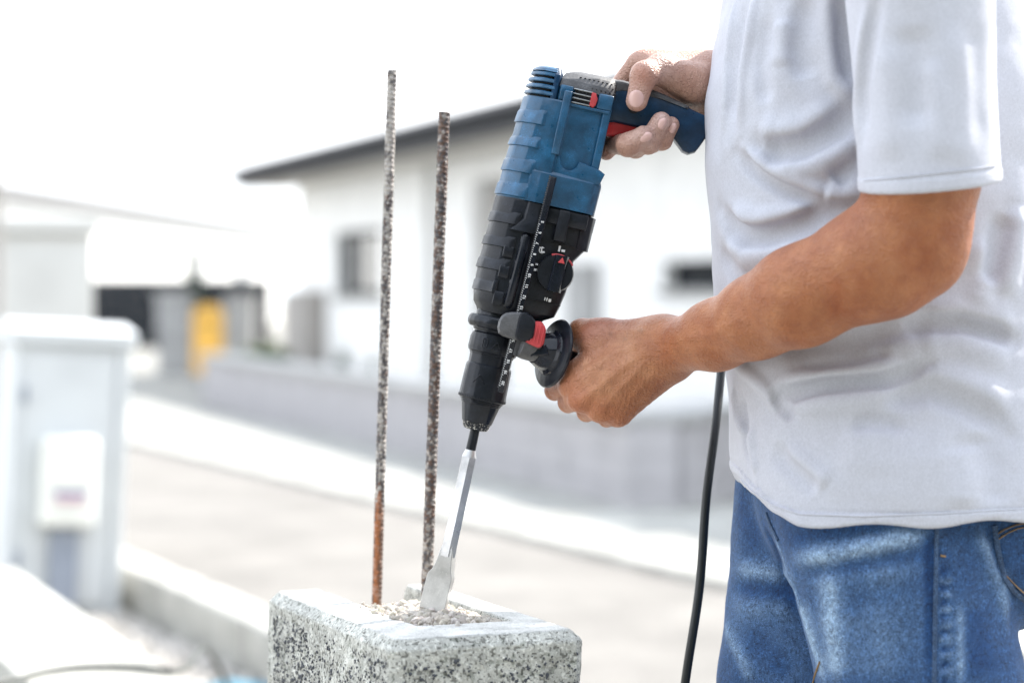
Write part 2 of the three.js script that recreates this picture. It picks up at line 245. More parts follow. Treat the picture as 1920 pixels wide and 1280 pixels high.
// ------------------------------------------------------------------ the setting: ground, street, houses
const sheet = (pts, y) => { const s = new THREE.Shape(pts.map(([x, z]) => new THREE.Vector2(x, -z))); const g = new THREE.ShapeGeometry(s); g.rotateX(-Math.PI / 2); g.translate(0, y, 0); return g; };
describe(part('ground', sheet([[-180, 60], [180, 60], [180, -260], [-180, -260]], 0), M.ground, scene), 'pale gritty ground around the street', 'ground', null, 'structure');
const RD = [0.384, 0.923], RN = [0.923, -0.384];                        // along the street towards the lens (x, z), and across it to the right
const along = (o, a, b) => [o[0] + RD[0] * a + RN[0] * b, o[1] + RD[1] * a + RN[1] * b];
const kA = G(360, 1172), k0 = [kA[0], kA[2]];                          // on the near kerb
const roadWide = 2.05;
describe(part('road', sheet([along(k0, -60, 0.05), along(k0, 6.4, 0.05), along(k0, 6.4, roadWide), along(k0, -60, roadWide)], 0.004), M.road, scene), 'pale asphalt street behind the block', 'road', null, 'structure');
{
  const kerb = new THREE.Group(); kerb.name = 'kerb'; scene.add(kerb); describe(kerb, 'pale concrete kerb beside the gravel strip', 'kerb', null, 'structure');
  kerb.position.set(k0[0], 0, k0[1]); kerb.rotation.y = Math.atan2(RD[0], RD[1]);
  const stone = boxUV(flat(box(0.15, 0.2, 0.992, -0.04, 0.05, 0, 0.015)));
  for (let i = 0; i < 26; i++) { const m = new THREE.Mesh(stone, M.kerb); m.name = 'kerb_stone'; m.position.z = 4.3 - i; m.position.y = 0.004 * (h3(i, 3, 1) - 0.5); m.castShadow = m.receiveShadow = true; kerb.add(m); }
  const walk = new THREE.Group(); walk.name = 'pavement'; scene.add(walk); describe(walk, 'raised pale pavement in front of the grey garden wall', 'pavement', null, 'structure');
  const o = along(k0, 0, roadWide); walk.position.set(o[0], 0, o[1]); walk.rotation.y = kerb.rotation.y;
  const kst = boxUV(flat(box(0.14, 0.2, 0.992, 0.07, -0.06, 0, 0.012))), slab = boxUV(flat(box(1.42, 0.2, 1.49, 0.855, -0.064, 0, 0.008)));
  for (let i = 0; i < 34; i++) { const m = new THREE.Mesh(kst, M.kerb); m.name = 'kerb_stone'; m.position.z = 4 - i; walk.add(m); m.castShadow = m.receiveShadow = true; }
  for (let i = 0; i < 23; i++) { const m = new THREE.Mesh(slab, M.paving); m.name = 'paving_slab'; m.position.z = 3.6 - i * 1.5; walk.add(m); m.castShadow = m.receiveShadow = true; }
}
// gravel between the kerb and the garden wall on the near side: nobody could count it
{
  const R = rng(5), g = flat(new THREE.IcosahedronGeometry(1, 0)), N = 5200, im = new THREE.InstancedMesh(g, M.pebble, N), m4 = new THREE.Matrix4(), q = new THREE.Quaternion(), c = new THREE.Color();
  for (let i = 0; i < N; i++) {
    const p = along(k0, -2.4 + 4.2 * R(), -0.16 - 1.1 * Math.pow(R(), 1.2)), s = 0.008 + 0.02 * R() * R();
    q.setFromEuler(new THREE.Euler(R() * 6, R() * 6, R() * 6)); m4.compose(new THREE.Vector3(p[0], s * 0.4, p[1]), q, new THREE.Vector3(s * (0.8 + R() * .6), s * 0.7, s)); im.setMatrixAt(i, m4);
    const v = 0.7 + 0.6 * R(); im.setColorAt(i, c.setRGB(v, v * 0.98, v * 0.95));
  }
  im.name = 'gravel'; im.castShadow = im.receiveShadow = true; scene.add(im); describe(im, 'loose pale gravel strip below the kerb', 'gravel', null, 'stuff');
}
// ---- the white house with the dark eaves
const HD = [0.303, 0.953], HN = [-0.953, 0.303];                        // along its front towards the lens; its front's outward normal
{
  const e0 = P(455, 348, 34.2), eaveY = e0[1];
  const at = (a, b) => [e0[0] + HD[0] * a + HN[0] * b, e0[2] + HD[1] * a + HN[1] * b];
  const o = at(0.75, -0.62), house = thing('house', [o[0], 0, o[1]], 'white rendered bungalow with dark overhanging eaves behind the rebars', 'house');
  house.rotation.y = Math.atan2(HD[0], HD[1]);                          // local +z runs along the front towards the lens, local -x faces the street
  const wallN = [HN[0], 0, HN[1]], wallO = [o[0], 0, o[1]];
  const loc = (px, py) => { const p = onPlane(px, py, wallO, wallN), dx = p[0] - o[0], dz = p[2] - o[1]; return [dx * HD[0] + dz * HD[1], p[1]]; };   // [along, height]
  const L = 22, D = 9;
  // front wall with real openings
  const s = new THREE.Shape([[-0, 0], [L, 0], [L, eaveY + 0.02], [0, eaveY + 0.02]].map(([a, b]) => new THREE.Vector2(a, b)));
  const wins = [[628, 432, 716, 553], [1243, 487, 1420, 541]].map(([x0, y0, x1, y1]) => { const a = loc(x0, (y0 + y1) / 2)[0], b = loc(x1, (y0 + y1) / 2)[0], t = loc((x0 + x1) / 2, y0)[1], u = loc((x0 + x1) / 2, y1)[1]; return [a, u, b, t]; });
  wins.push([loc(885, 420)[0], 0.05, loc(950, 420)[0], loc(915, 335)[1]]);
  for (const [a, u, b, t] of wins) s.holes.push(new THREE.Path([[a, u], [b, u], [b, t], [a, t]].map(([x, y]) => new THREE.Vector2(x, y))));
  const front = new THREE.ExtrudeGeometry(s, { depth: 0.3, bevelEnabled: false }); front.rotateY(-Math.PI / 2); front.translate(0.3, 0, 0);
  part('wall', [front, box(D, eaveY + 0.02, 0.3, 0.3 + D / 2, (eaveY + 0.02) / 2, 0.15), box(D, eaveY + 0.02, 0.3, 0.3 + D / 2, (eaveY + 0.02) / 2, L - 0.15), box(0.3, eaveY, L - 0.6, 0.15 + D, eaveY / 2, L / 2)], M.render, house);
  wins.slice(0, 2).forEach(([a, u, b, t], i) => {
    const w = part('window', [box(0.06, t - u, 0.06, 0.14, (t + u) / 2, a + 0.03), box(0.06, t - u, 0.06, 0.14, (t + u) / 2, b - 0.03), box(0.06, 0.06, b - a - 0.12, 0.14, u + 0.03, (a + b) / 2), box(0.06, 0.06, b - a - 0.12, 0.14, t - 0.03, (a + b) / 2), box(0.05, t - u - 0.12, 0.05, 0.14, (t + u) / 2, mix(a, b, 0.38))], M.anthracite, house);
    part('pane', box(0.012, t - u - 0.12, b - a - 0.12, 0.15, (t + u) / 2, (a + b) / 2), i ? M.anthracite : M.glass, w);
    part('sill', box(0.2, 0.04, b - a + 0.1, 0.02, u - 0.02, (a + b) / 2), M.pillar, w);
  });
  { const [a, u, b, t] = wins[2]; const d = part('door', box(0.06, t - u, b - a, 0.26, (t + u) / 2, (a + b) / 2), M.taupe, house); part('handle', box(0.05, 0.4, 0.03, 0.2, 1.1, a + 0.2), M.silver, d); }
  // stone clad strip and planter along the front
  const c0 = loc(566, 600)[0], c1 = loc(612, 600)[0]; part('stone_pier', box(0.28, 1.12, c1 - c0, -0.142, 0.56, (c0 + c1) / 2, 0.02), M.taupe, house);
  const c2 = loc(1078, 550)[0], c3 = loc(1125, 550)[0]; part('stone_pier', box(0.1, 1.35, c3 - c2, -0.052, 0.675, (c2 + c3) / 2, 0.02), M.pillar, house);
  // roof: soffit, fascia and tiled slope
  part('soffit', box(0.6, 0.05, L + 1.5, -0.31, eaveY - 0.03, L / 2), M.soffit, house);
  part('fascia', box(0.07, 0.2, L + 1.6, -0.66, eaveY + 0.05, L / 2), M.roof, house);
  const roof = new THREE.BufferGeometry(), y0 = eaveY + 0.16, y1 = eaveY + 0.62, A = [-0.78, y0, -0.8], B = [-0.78, y0, L + 0.8], C = [D + 1, y0, L + 0.8], E = [D + 1, y0, -0.8], R0 = [D / 2, y1, 4], R1 = [D / 2, y1, L - 4];
  roof.setAttribute('position', new THREE.Float32BufferAttribute([A, B, R1, A, R1, R0, C, E, R0, C, R0, R1, B, C, R1, E, A, R0].flat(), 3)); roof.computeVertexNormals();
  const rf = part('roof', roof, M.roof, house);
  for (let i = 0; i < 46; i++) part('tile', box(0.34, 0.05, 0.44, -0.7, y0 + 0.045, -0.7 + i * 0.5), M.roof, rf);
  part('gutter', (() => { const g = new THREE.CylinderGeometry(0.06, 0.06, L + 1.5, 12); g.rotateX(Math.PI / 2); g.translate(-0.76, eaveY + 0.06, L / 2); return g; })(), M.anthracite, house);
  const dp = loc(815, 600)[0]; part('downpipe', (() => { const g = new THREE.CylinderGeometry(0.045, 0.045, eaveY - 0.1, 10); g.translate(-0.07, (eaveY - 0.1) / 2, dp); return g; })(), M.beige, house);
}
// ---- low grey garden wall in front of the house
{
  const a = G(380, 760), b = G(1180, 966), c = G(1400, 926), course = (p, q, h, t, name, label) => {
    const w = thing(name, [p[0], 0, p[2]], label, 'garden wall'); const dx = q[0] - p[0], dz = q[2] - p[2], L = Math.hypot(dx, dz); w.rotation.y = Math.atan2(dx, dz);
    const stones = [], R = rng(91); for (let r = 0; r < 3; r++) for (let z = (r % 2) * -0.2; z < L; z += 0.4) { const z0 = Math.max(0.005, z + 0.002), z1 = Math.min(L, z + 0.398); if (z1 - z0 > 0.05) stones.push(box(t + 0.02 * R(), h / 3 - 0.004, z1 - z0, t / 2, (r + 0.5) * h / 3, (z0 + z1) / 2)); }
    const st = part('stone_courses', stones, M.greyStone, w); st.userData.kind = 'stuff'; part('mortar_core', box(t - 0.03, h - 0.01, L - 0.02, t / 2, h / 2, L / 2), M.taupe, w);
    for (let z = 0; z < L - 0.1; z += 0.8) part('coping_stone', box(t + 0.08, 0.06, Math.min(0.79, L - z), t / 2, h + 0.032, z + Math.min(0.79, L - z) / 2, 0.008), M.pillar, w);
  };
  course(a, b, 0.44, 0.25, 'garden_wall', 'low grey stone garden wall running along the pavement');
  course([b[0] + 0.27, 0, b[2] - 0.1], c, 0.44, 0.25, 'garden_wall', 'low grey stone garden wall turning back from its corner');
}
// leaf clumps for shrubs: many small faces through a volume
function leaves(n, seed, inside, size) {
  const R = rng(seed), pos = []; let k = 0, guard = 0;
  while (k < n && guard++ < n * 30) {
    const p = inside(R); if (!p) continue; k++;
    const a = R() * 6.283, b = (R() - 0.5) * 2.4, s = size * (0.6 + 0.8 * R()), u = new THREE.Vector3(Math.cos(a) * Math.cos(b), Math.sin(b), Math.sin(a) * Math.cos(b)).multiplyScalar(s), v = new THREE.Vector3(-Math.sin(a), 0.3, Math.cos(a)).multiplyScalar(s * 0.42);
    const c = [V(p), V(p).add(u).add(v), V(p).addScaledVector(u, 2), V(p).add(u).sub(v)]; for (const i of [0, 1, 2, 0, 2, 3]) pos.push(c[i].x, c[i].y, c[i].z);
  }
  const g = new THREE.BufferGeometry(); g.setAttribute('position', new THREE.Float32BufferAttribute(pos, 3)); g.computeVertexNormals(); return g;
}
function shrub(name, at, h, r, m, label, group, cone = false, n = 900) {
  const t = thing(name, at, label, 'shrub', group), R0 = rng(n);
  part('foliage', leaves(n, n + Math.round(h * 100), (R) => { const y = R(), a = R() * 6.283, q = Math.sqrt(R()), w = cone ? (1 - y) * 0.95 + 0.06 : Math.sqrt(Math.max(0, 1 - (y * 2 - 1) ** 2)) * (0.75 + 0.35 * noise(a * 2, y * 4, h)); return [Math.cos(a) * q * w * r, 0.06 + y * (h - 0.06), Math.sin(a) * q * w * r]; }, 0.055), m, t);
  part('stem', (() => { const g = new THREE.CylinderGeometry(0.02, 0.035, h * 0.6, 7); g.translate(0, h * 0.3, 0); return g; })(), M.bark, t);
}
{
  const a = G(690, 724), b = G(760, 736); for (const [px, py, h, r, lab] of [[672, 708, 0.34, 0.4, 'taller of two low dark shrubs behind the grey garden wall'], [742, 716, 0.3, 0.45, 'broader of two low dark shrubs behind the grey garden wall']]) { const p = G(px, py); shrub('low_shrub', [p[0], 0, p[2] - 0.3], h, r, M.leaf, lab, 'shrubs behind the garden wall'); }
  const p = G(1290, 760); shrub('low_shrub', [p[0] + 0.2, 0, p[2]], 0.72, 0.5, M.leaf, 'yellow green shrub below the wide dark window', null, false, 1200);
  const g = G(500, 706); shrub('low_shrub', [g[0], 0, g[2]], 0.36, 0.4, M.grass, 'bright green tuft beside the gate pillar', null);
}
// ---- the left side of the street: long white building, dark fence, pillars, yellow box, conifer
{
  const a = P(-150, 345, 44), b = P(520, 447, 84), dx = b[0] - a[0], dz = b[2] - a[2], L = Math.hypot(dx, dz), h = a[1];
  const t = thing('long_building', [a[0], 0, a[2]], 'long white building with a thin grey roof edge beyond the cabinets', 'building'); t.rotation.y = Math.atan2(dx, dz);
  part('wall', box(8, 3.0, L, 4, 1.5, L / 2), M.render, t);
  part('roof', [box(8.6, 0.28, L + 0.6, 4, 3.15, L / 2)], M.roof, t);
  for (let i = 3; i < 5; i++) { const w = part('window', box(0.1, 1.2, 1.6, -0.02, 1.7, 4 + i * 7.2), M.anthracite, t); part('pane', box(0.02, 1.06, 1.46, -0.08, 1.7, 4 + i * 7.2), M.glass, w); }
  const f0 = P(120, 600, 46), f1 = P(503, 600, 46), fw = f1[0] - f0[0];
  const fence = thing('slat_fence', [f0[0], 0, f0[2]], 'dark anthracite slat fence behind the gate pillars', 'fence');
  for (let i = 0; i < 8; i++) part('slat', box(fw, 0.164, 0.03, fw / 2, 0.1 + i * 0.165, 0), M.anthracite, fence);
  for (let i = 0; i <= 4; i++) part('post', box(0.08, 1.34, 0.08, fw * i / 4, 0.67, -0.06), M.anthracite, fence);
  for (const [px0, px1, py, top, lab] of [[297, 358, 702, 552, 'wide grey stone gate pillar beside the yellow letterbox'], [424, 478, 690, 558, 'narrower grey stone gate pillar near the white house']]) {
    const p = G((px0 + px1) / 2, py), w = (px1 - px0) / FOCAL * -p[2], hh = P(0, top, -p[2])[1]; const g = thing('gate_pillar', p, lab, 'pillar');
    for (let i = 0; i < 4; i++) part('pillar_block', box(w, hh / 4 - 0.012, w, 0, (i + 0.5) * hh / 4, 0, 0.01), M.pillar, g); part('cap', box(w + 0.08, 0.05, w + 0.08, 0, hh + 0.02, 0, 0.01), M.pillar, g);
  }
  const y = G(391, 726), yd = -y[2], yw = 50 / FOCAL * yd, yh = P(0, 574, yd)[1], yb = thing('letterbox', y, 'yellow rounded letterbox on a grey plinth between gate pillars', 'letterbox');
  part('plinth', box(yw * 1.15, 0.16, yw, 0, 0.08, 0, 0.01), M.pillar, yb);
  const sh = new THREE.Shape(); sh.moveTo(-yw / 2, 0.16); sh.lineTo(yw / 2, 0.16); sh.lineTo(yw / 2, yh - yw * 0.45); sh.quadraticCurveTo(yw / 2, yh, 0, yh); sh.quadraticCurveTo(-yw / 2, yh, -yw / 2, yh - yw * 0.45);
  const bd = part('body', (() => { const g = new THREE.ExtrudeGeometry(sh, { depth: yw * 0.8, bevelSize: 0.01, bevelThickness: 0.01, bevelSegments: 2 }); g.translate(0, 0.002, -yw * 0.4); return g; })(), M.yellow, yb);
  part('slot', box(yw * 0.7, 0.03, 0.02, 0, yh * 0.8, yw * 0.41), M.anthracite, bd);
  const q = P(357, 600, 44.5); shrub('conifer', [q[0], 0, q[2] - 0.4], 1.95, 0.36, M.leafDark, 'small dark pointed conifer rising above the slat fence', null, true, 1600);
}
// ---- cabinets on the near left
{
  const d = 8.05, base = G(120, 1165), c = thing('utility_cabinet', [base[0] - 0.085, 0, base[2] - 0.22], 'pale grey utility cabinet with a sloping lid and a meter box on it', 'cabinet');
  c.rotation.set(0, 0.38, 0); c.rotation.z = -0.05;
  const w = 0.38, dp = 0.34, h = 0.98;
  part('body', box(w, h - 0.05, dp, 0, (h - 0.05) / 2 + 0.0, 0, 0.012), M.cabinet, c);
  const lid = new THREE.Shape([[-dp / 2 - 0.02, 0], [dp / 2 + 0.025, 0], [dp / 2 + 0.025, 0.035], [0, 0.065], [-dp / 2 - 0.02, 0.035]].map(([a, b]) => new THREE.Vector2(a, b)));
  part('lid', (() => { const g = new THREE.ExtrudeGeometry(lid, { depth: w + 0.04, bevelSize: 0.004, bevelThickness: 0.004, bevelSegments: 1 }); g.rotateY(-Math.PI / 2); g.translate(w / 2 + 0.02, h - 0.052, 0); return g; })(), M.cabinet, c);
  part('door', box(w - 0.075, h - 0.14, 0.012, -0.012, h / 2 - 0.02, dp / 2 + 0.004, 0.004), M.cabinet, c);
  part('corner_post', box(0.035, h - 0.06, 0.02, w / 2 - 0.016, (h - 0.06) / 2, dp / 2 + 0.006, 0.004), M.cabinet, c);
  for (const y of [0.2, 0.75]) part('hinge', box(0.012, 0.06, 0.02, -w / 2 + 0.03, y, dp / 2 + 0.016), M.conduit, c);
  // meter box fixed to the door, with its cable duct
  const m = thing('meter_box', [0, 0, 0], 'small cream meter box with a blue and red striped label', 'meter box'); m.position.copy(new THREE.Vector3(-0.01, 0.315, dp / 2 + 0.012)); c.updateMatrixWorld(true); m.position.applyMatrix4(c.matrixWorld); m.quaternion.copy(c.quaternion);
  part('case', box(0.185, 0.3, 0.085, 0, 0.15, 0.043, 0.022), M.cream, m);
  part('cover', box(0.13, 0.135, 0.01, 0, 0.215, 0.088, 0.004), M.cream, m);
  const lb = part('label', box(0.118, 0.062, 0.003, 0, 0.095, 0.0875), M.cream, m);
  part('blue_stripe', box(0.108, 0.014, 0.002, 0, 0.114, 0.0898), M.printBlue, lb); for (let i = 0; i < 3; i++) part('red_line', box(0.104, 0.004, 0.002, 0.001, 0.1 - i * 0.009, 0.0898), M.printRed, lb);
  part('cable_duct', box(0.092, 0.31, 0.035, 0, -0.157, 0.02, 0.004), M.conduit, m);
  const b = P(88, 1100, 9.9), k = thing('tall_cabinet', [b[0] - 0.03, 0, b[2]], 'taller off-white cabinet standing behind the utility cabinet', 'cabinet'); k.rotation.y = 0.3;
  const kw = 0.40, kh = 1.33; part('body', box(kw, kh, 0.34, 0, kh / 2, 0, 0.012), M.beige, k); part('lid', box(kw + 0.05, 0.07, 0.4, 0, kh + 0.036, 0, 0.014), M.beige, k); part('door', box(kw - 0.05, kh - 0.16, 0.014, 0, kh / 2, 0.175, 0.004), M.beige, k); part('lock', box(0.03, 0.08, 0.02, kw / 2 - 0.05, kh * 0.55, 0.188, 0.004), M.conduit, k);
  const pp = P(-3, 600, 9), pole = thing('slim_post', [pp[0], 0, pp[2]], 'slim dark post at the side of the cabinets', 'post'); part('shaft', (() => { const g = new THREE.CylinderGeometry(0.016, 0.016, 1.52, 10); g.translate(0, 0.76, 0); return g; })(), M.taupe, pole); part('cap', (() => { const g = new THREE.SphereGeometry(0.018, 10, 6); g.translate(0, 1.52, 0); return g; })(), M.taupe, pole);
}
// ---- low concrete wall in the near left corner, with a cable on it
const WALLTOP = 0.41;
{
  const a = G(60, 1085, WALLTOP), b = G(310, 1250, WALLTOP), dx = b[0] - a[0], dz = b[2] - a[2], l = Math.hypot(dx, dz), ux = dx / l, uz = dz / l;
  const w = thing('low_wall', [a[0] - ux * 0.25, 0, a[2] - uz * 0.25], 'low white concrete wall with a smooth coping and a cable across it', 'wall'); w.rotation.y = Math.atan2(ux, uz);
  const L = 3.0, W = 0.27; part('wall_body', box(W - 0.03, WALLTOP - 0.05, L, -W / 2, (WALLTOP - 0.05) / 2, L / 2), M.pillar, w);
  for (let i = 0; i < 3; i++) part('coping', box(W, 0.05, 0.992, -W / 2, WALLTOP - 0.025, 0.5 + i, 0.008), M.coping, w);
  const cab = [[-60, 1296], [20, 1276], [95, 1256], [180, 1249], [262, 1251], [320, 1258]].map(([x, y]) => G(x, y, WALLTOP + 0.008)); const e = G(400, 1282, 0.25); cab.push([e[0], 0.27, e[2] - 0.1], [e[0] + 0.1, 0.012, e[2] - 0.15], [e[0] + 0.3, 0.012, e[2] + 0.1]);
  describe(part('cable', tube(cab, 0.0065, 90, 8), M.cableGreen, scene), 'thin black cable lying across the low white wall', 'cable');
  // blue sheet on the gravel
  const t0 = G(445, 1278), g = new THREE.PlaneGeometry(0.34, 0.4, 24, 24); g.rotateX(-Math.PI / 2); const p = g.attributes.position; for (let i = 0; i < p.count; i++) p.setY(i, 0.035 + 0.03 * fbm(p.getX(i) * 9, 2, p.getZ(i) * 9, 3)); g.computeVertexNormals();
  const tp = part('blue_tarpaulin', (() => { const q = g.clone(); q.translate(0, -0.006, 0); return [g, q]; })(), M.tarp, scene); tp.position.set(t0[0], 0, t0[2] + 0.42); describe(tp, 'crumpled blue tarpaulin on the gravel beside the block pillar', 'tarpaulin');
  // grass in the very corner
  const gp = G(5, 1262, 0.05), im = new THREE.InstancedMesh(new THREE.ConeGeometry(0.006, 0.16, 4), M.grass, 500), R = rng(77), m4 = new THREE.Matrix4(), q = new THREE.Quaternion();
  for (let i = 0; i < 500; i++) { q.setFromEuler(new THREE.Euler((R() - .5), 0, (R() - .5))); m4.compose(new THREE.Vector3(gp[0] - 0.1 - 0.55 * R(), 0.07, gp[2] + 0.5 - R() * 1.4), q, new THREE.Vector3(1, 0.6 + R(), 1)); im.setMatrixAt(i, m4); }
  im.name = 'grass'; scene.add(im); describe(im, 'short green grass beside the low white wall', 'grass', null, 'stuff');
}
// ---- added hedge, out of view: keeps the fronts of things darker than their sides
{
  const hedge = thing('added_hedge', [1.5, 0, 4.2], 'added dark hedge, out of view, that darkens the fronts of things', 'hedge');
  const g = new THREE.BoxGeometry(15, 5.4, 1.6, 60, 24, 6); g.translate(0, 2.7, 0.8); const p = g.attributes.position; for (let i = 0; i < p.count; i++) { const x = p.getX(i), y = p.getY(i), z = p.getZ(i), k = 0.35 * fbm(x * 0.9, y * 0.9, z * 0.9, 3) + 0.16 * fbm(x * 4, y * 4, z * 4, 2); p.setZ(i, z + k); p.setY(i, Math.max(0, y + (y > 5 ? 0.8 * fbm(x * 0.7, 3, 1, 3) : 0))); } g.computeVertexNormals();
  part('leaf_mass', g, M.leafDark, hedge);
  part('foliage', leaves(14000, 404, (R) => { const x = (R() - 0.5) * 15, y = 0.1 + 5.3 * R(); return [x, y, 0.05 + 0.35 * fbm(x * 0.9, y * 0.9, 0, 3) - 0.22 * R()]; }, 0.06), M.leaf, hedge);
}
// ------------------------------------------------------------------ the hollow concrete block, its rebars and the rubble
const D0 = 2.477;                                                        // depth of the chisel's edge on the block
const TOP = P(815, 1150, D0)[1];                                         // level of the block's top
const bA = G(497, 1107, TOP), bB = G(733, 1202, TOP), bC = G(1088, 1186, TOP);
const BL = Math.hypot(bA[0] - bB[0], bA[2] - bB[2]), BY = [(bA[0] - bB[0]) / BL, (bA[2] - bB[2]) / BL];   // along the block, away from the lens
const BX = [-BY[1], BY[0]], BW = (bC[0] - bB[0]) * BX[0] + (bC[2] - bB[2]) * BX[1] + 0.013;
const toBlock = (x, z) => [(x - bB[0]) * BX[0] + (z - bB[2]) * BX[1], (x - bB[0]) * BY[0] + (z - bB[2]) * BY[1]];
const fromBlock = (b, a, y) => [bB[0] + BX[0] * b + BY[0] * a, y, bB[2] + BX[1] * b + BY[1] * a];
console.log('block', BL.toFixed(3), BW.toFixed(3), 'top', TOP.toFixed(3), 'skew', toBlock(bA[0], bA[2]).map((v) => v.toFixed(3)).join());
const COURSE = TOP / 3;
{
  const cut = { b0: BW * 0.30, b1: BW * 0.80, a0: BL * 0.22 };
  // local axes: x across, y up from the block's foot, z along (away)
  const blockField = (x, y, z) => {
    const n = 0.0006 * noise(x * 260, y * 260, z * 260) + 0.0009 * noise(x * 90, y * 90, z * 90) + 0.0008 * noise(x * 25, y * 25, z * 25);
    const hx = BW / 2, hz = BL / 2, hy = COURSE / 2; let qx = Math.abs(x - hx) - hx, qz = Math.abs(z - hz) - hz, qy = Math.abs(y - hy) - hy;
    // vertical corner chamfer and the cast bevel round the top, which steps in
    let d = smax(qx, qz, 0.006); d = Math.max(d, (qx + qz + 0.010) * 0.7071);
    const bev = (d + (y - COURSE) + 0.0105) * 0.7071, flatTop = Math.max(y - COURSE, -y);
    let r = Math.max(smax(d - n * 1.05, bev - n * 0.55, 0.0015), flatTop - 0.00035 * noise(x * 300, y * 300, z * 300));
    const cav = Math.max(cut.b0 - x, x - cut.b1, cut.a0 - z), cavity = smax(cav, COURSE - 0.13 - y, 0.01);
    return smax(r, -cavity, 0.004);
  };
  const geo = flat(polygonize(blockField, [-0.02, -0.01, -0.02], [BW + 0.02, COURSE + 0.012, BL + 0.02], 0.0032, { slack: 1.3, settle: 1, color: (x, y, z, nx, ny, nz) => { const dust = clamp(ny > 0.93 ? 0.75 + 0.5 * fbm(x * 60, y * 60, z * 60, 3) : 0); const k = 0.80 + 0.12 * noise(x * 30, y * 30, z * 30); return [mix(k, 1.1, dust), mix(k, 1.09, dust), mix(k * 0.985, 1.08, dust)]; } }));
  // the smooth trowelled top and the rough cast faces are two parts
  const top = [], rough = []; { const p = geo.attributes.position, n = geo.attributes.normal; for (let i = 0; i < p.count; i += 3) (p.getY(i) > COURSE - 0.0022 && p.getY(i + 1) > COURSE - 0.0022 && p.getY(i + 2) > COURSE - 0.0022 && n.getY(i) + n.getY(i + 1) + n.getY(i + 2) > 2.2 ? top : rough).push(i, i + 1, i + 2); }
  const pick = (ids) => { const g = new THREE.BufferGeometry(); for (const k of ['position', 'normal', 'color']) { const a = geo.attributes[k], o = new Float32Array(ids.length * 3); ids.forEach((v, q) => { o[q * 3] = a.array[v * 3]; o[q * 3 + 1] = a.array[v * 3 + 1]; o[q * 3 + 2] = a.array[v * 3 + 2]; }); g.setAttribute(k, new THREE.BufferAttribute(o, 3)); } return boxUV(g); };
  const topGeo = pick(top), roughGeo = pick(rough);
  const turn = Math.atan2(-BX[1], BX[0]);
  // dark stone chips proud of the rough faces
  const chip = new THREE.IcosahedronGeometry(1, 0), chips = [], R = rng(12), m4 = new THREE.Matrix4(), q = new THREE.Quaternion();
  for (let i = 0; i < 5200; i++) {
    const side = R() < BL / (BL + BW), u = R(), y = COURSE - 0.022 - R() * 0.12, s = 0.0005 + 0.0014 * R() ** 3; if (fbm(u * (side ? BL : BW) * 22 + (side ? 9 : 0), y * 22, 3, 2) < -0.22 + 0.5 * (R() - .5)) continue;
    const p = side ? [-0.0006, y, 0.012 + u * (BL - 0.045)] : [0.012 + u * (BW - 0.02), y, -0.0006]; q.setFromEuler(new THREE.Euler(R() * 6, R() * 6, R() * 6));
    m4.compose(new THREE.Vector3(), q, new THREE.Vector3(s * (0.9 + R() * .9), s, s * (0.6 + R()))); const fl = new THREE.Matrix4().makeTranslation(...p).multiply(new THREE.Matrix4().makeScale(side ? 0.55 : 1, 1, side ? 1 : 0.55)); chips.push(chip.clone().applyMatrix4(fl.multiply(m4)));
  }
  const chipGeo = boxUV(join(chips));
  const names = ['speckled hollow concrete block being chiselled, topmost of its pillar', 'speckled concrete block, middle of its pillar', 'speckled concrete block at the foot of its pillar'];
  for (let c = 0; c < 3; c++) {
    const t = thing('concrete_block', [bB[0], TOP - COURSE * (c + 1), bB[2]], names[c], 'concrete block', 'blocks of the pillar'); t.rotation.y = turn; t.scale.z = 1;
    // local z must run away from the lens: mirror by building along -z
    const m = new THREE.Mesh(roughGeo, M.block); m.name = 'shell'; const tf = new THREE.Mesh(topGeo, M.topFace); tf.name = 'top_face'; t.add(tf); const cm = new THREE.Mesh(chipGeo, M.chip); cm.name = 'dark_chips'; cm.userData.kind = 'stuff';
    t.add(m, cm);
  }
  // x across = BX, z along must equal BY: with a turn about y alone local z points to (-BX[1]... ) so the shell is mirrored once
  for (const g of [roughGeo, topGeo, chipGeo]) { g.scale(1, 1, -1); const p = g.attributes; for (const k of Object.keys(p)) { const a = p[k]; const n = a.itemSize, arr = a.array; for (let i = 0; i < a.count; i += 3) for (let e = 0; e < n; e++) { const t = arr[(i + 1) * n + e]; arr[(i + 1) * n + e] = arr[(i + 2) * n + e]; arr[(i + 2) * n + e] = t; } } }
  // concrete poured into the core of the top block
  const inf = new THREE.PlaneGeometry(cut.b1 - cut.b0 + 0.006, BL - cut.a0 + 0.004, 60, 130); inf.rotateX(-Math.PI / 2); const p = inf.attributes.position, cb = (cut.b0 + cut.b1) / 2, ca = (cut.a0 + BL) / 2;
  for (let i = 0; i < p.count; i++) { const b = p.getX(i) + cb, a = -p.getZ(i) + ca; const lift = -0.011 + 0.007 * sstep(0.18, 0.0, Math.abs(a - 0.15)) - 0.012 * sstep(BL * 0.62, BL * 0.95, a); p.setXYZ(i, b, lift + 0.0035 * fbm(b * 90, 1, a * 90, 4), -a); }
  const skirt = box(cut.b1 - cut.b0, 0.1, BL - cut.a0 - 0.004, cb, -0.075, -ca + 0.002);
  inf.computeVertexNormals(); const im = part('concrete_core', [inf, skirt], M.infill, scene); im.position.set(bB[0], TOP, bB[2]); im.rotation.y = turn; describe(im, 'rough poured concrete core inside the hollow block', 'concrete core');
  // crumbs broken loose by the chisel
  const N = 2000, crumbs = new THREE.InstancedMesh(flat(new THREE.IcosahedronGeometry(1, 1)).clone(), M.crumb, N), pc = crumbs.geometry.attributes.position;
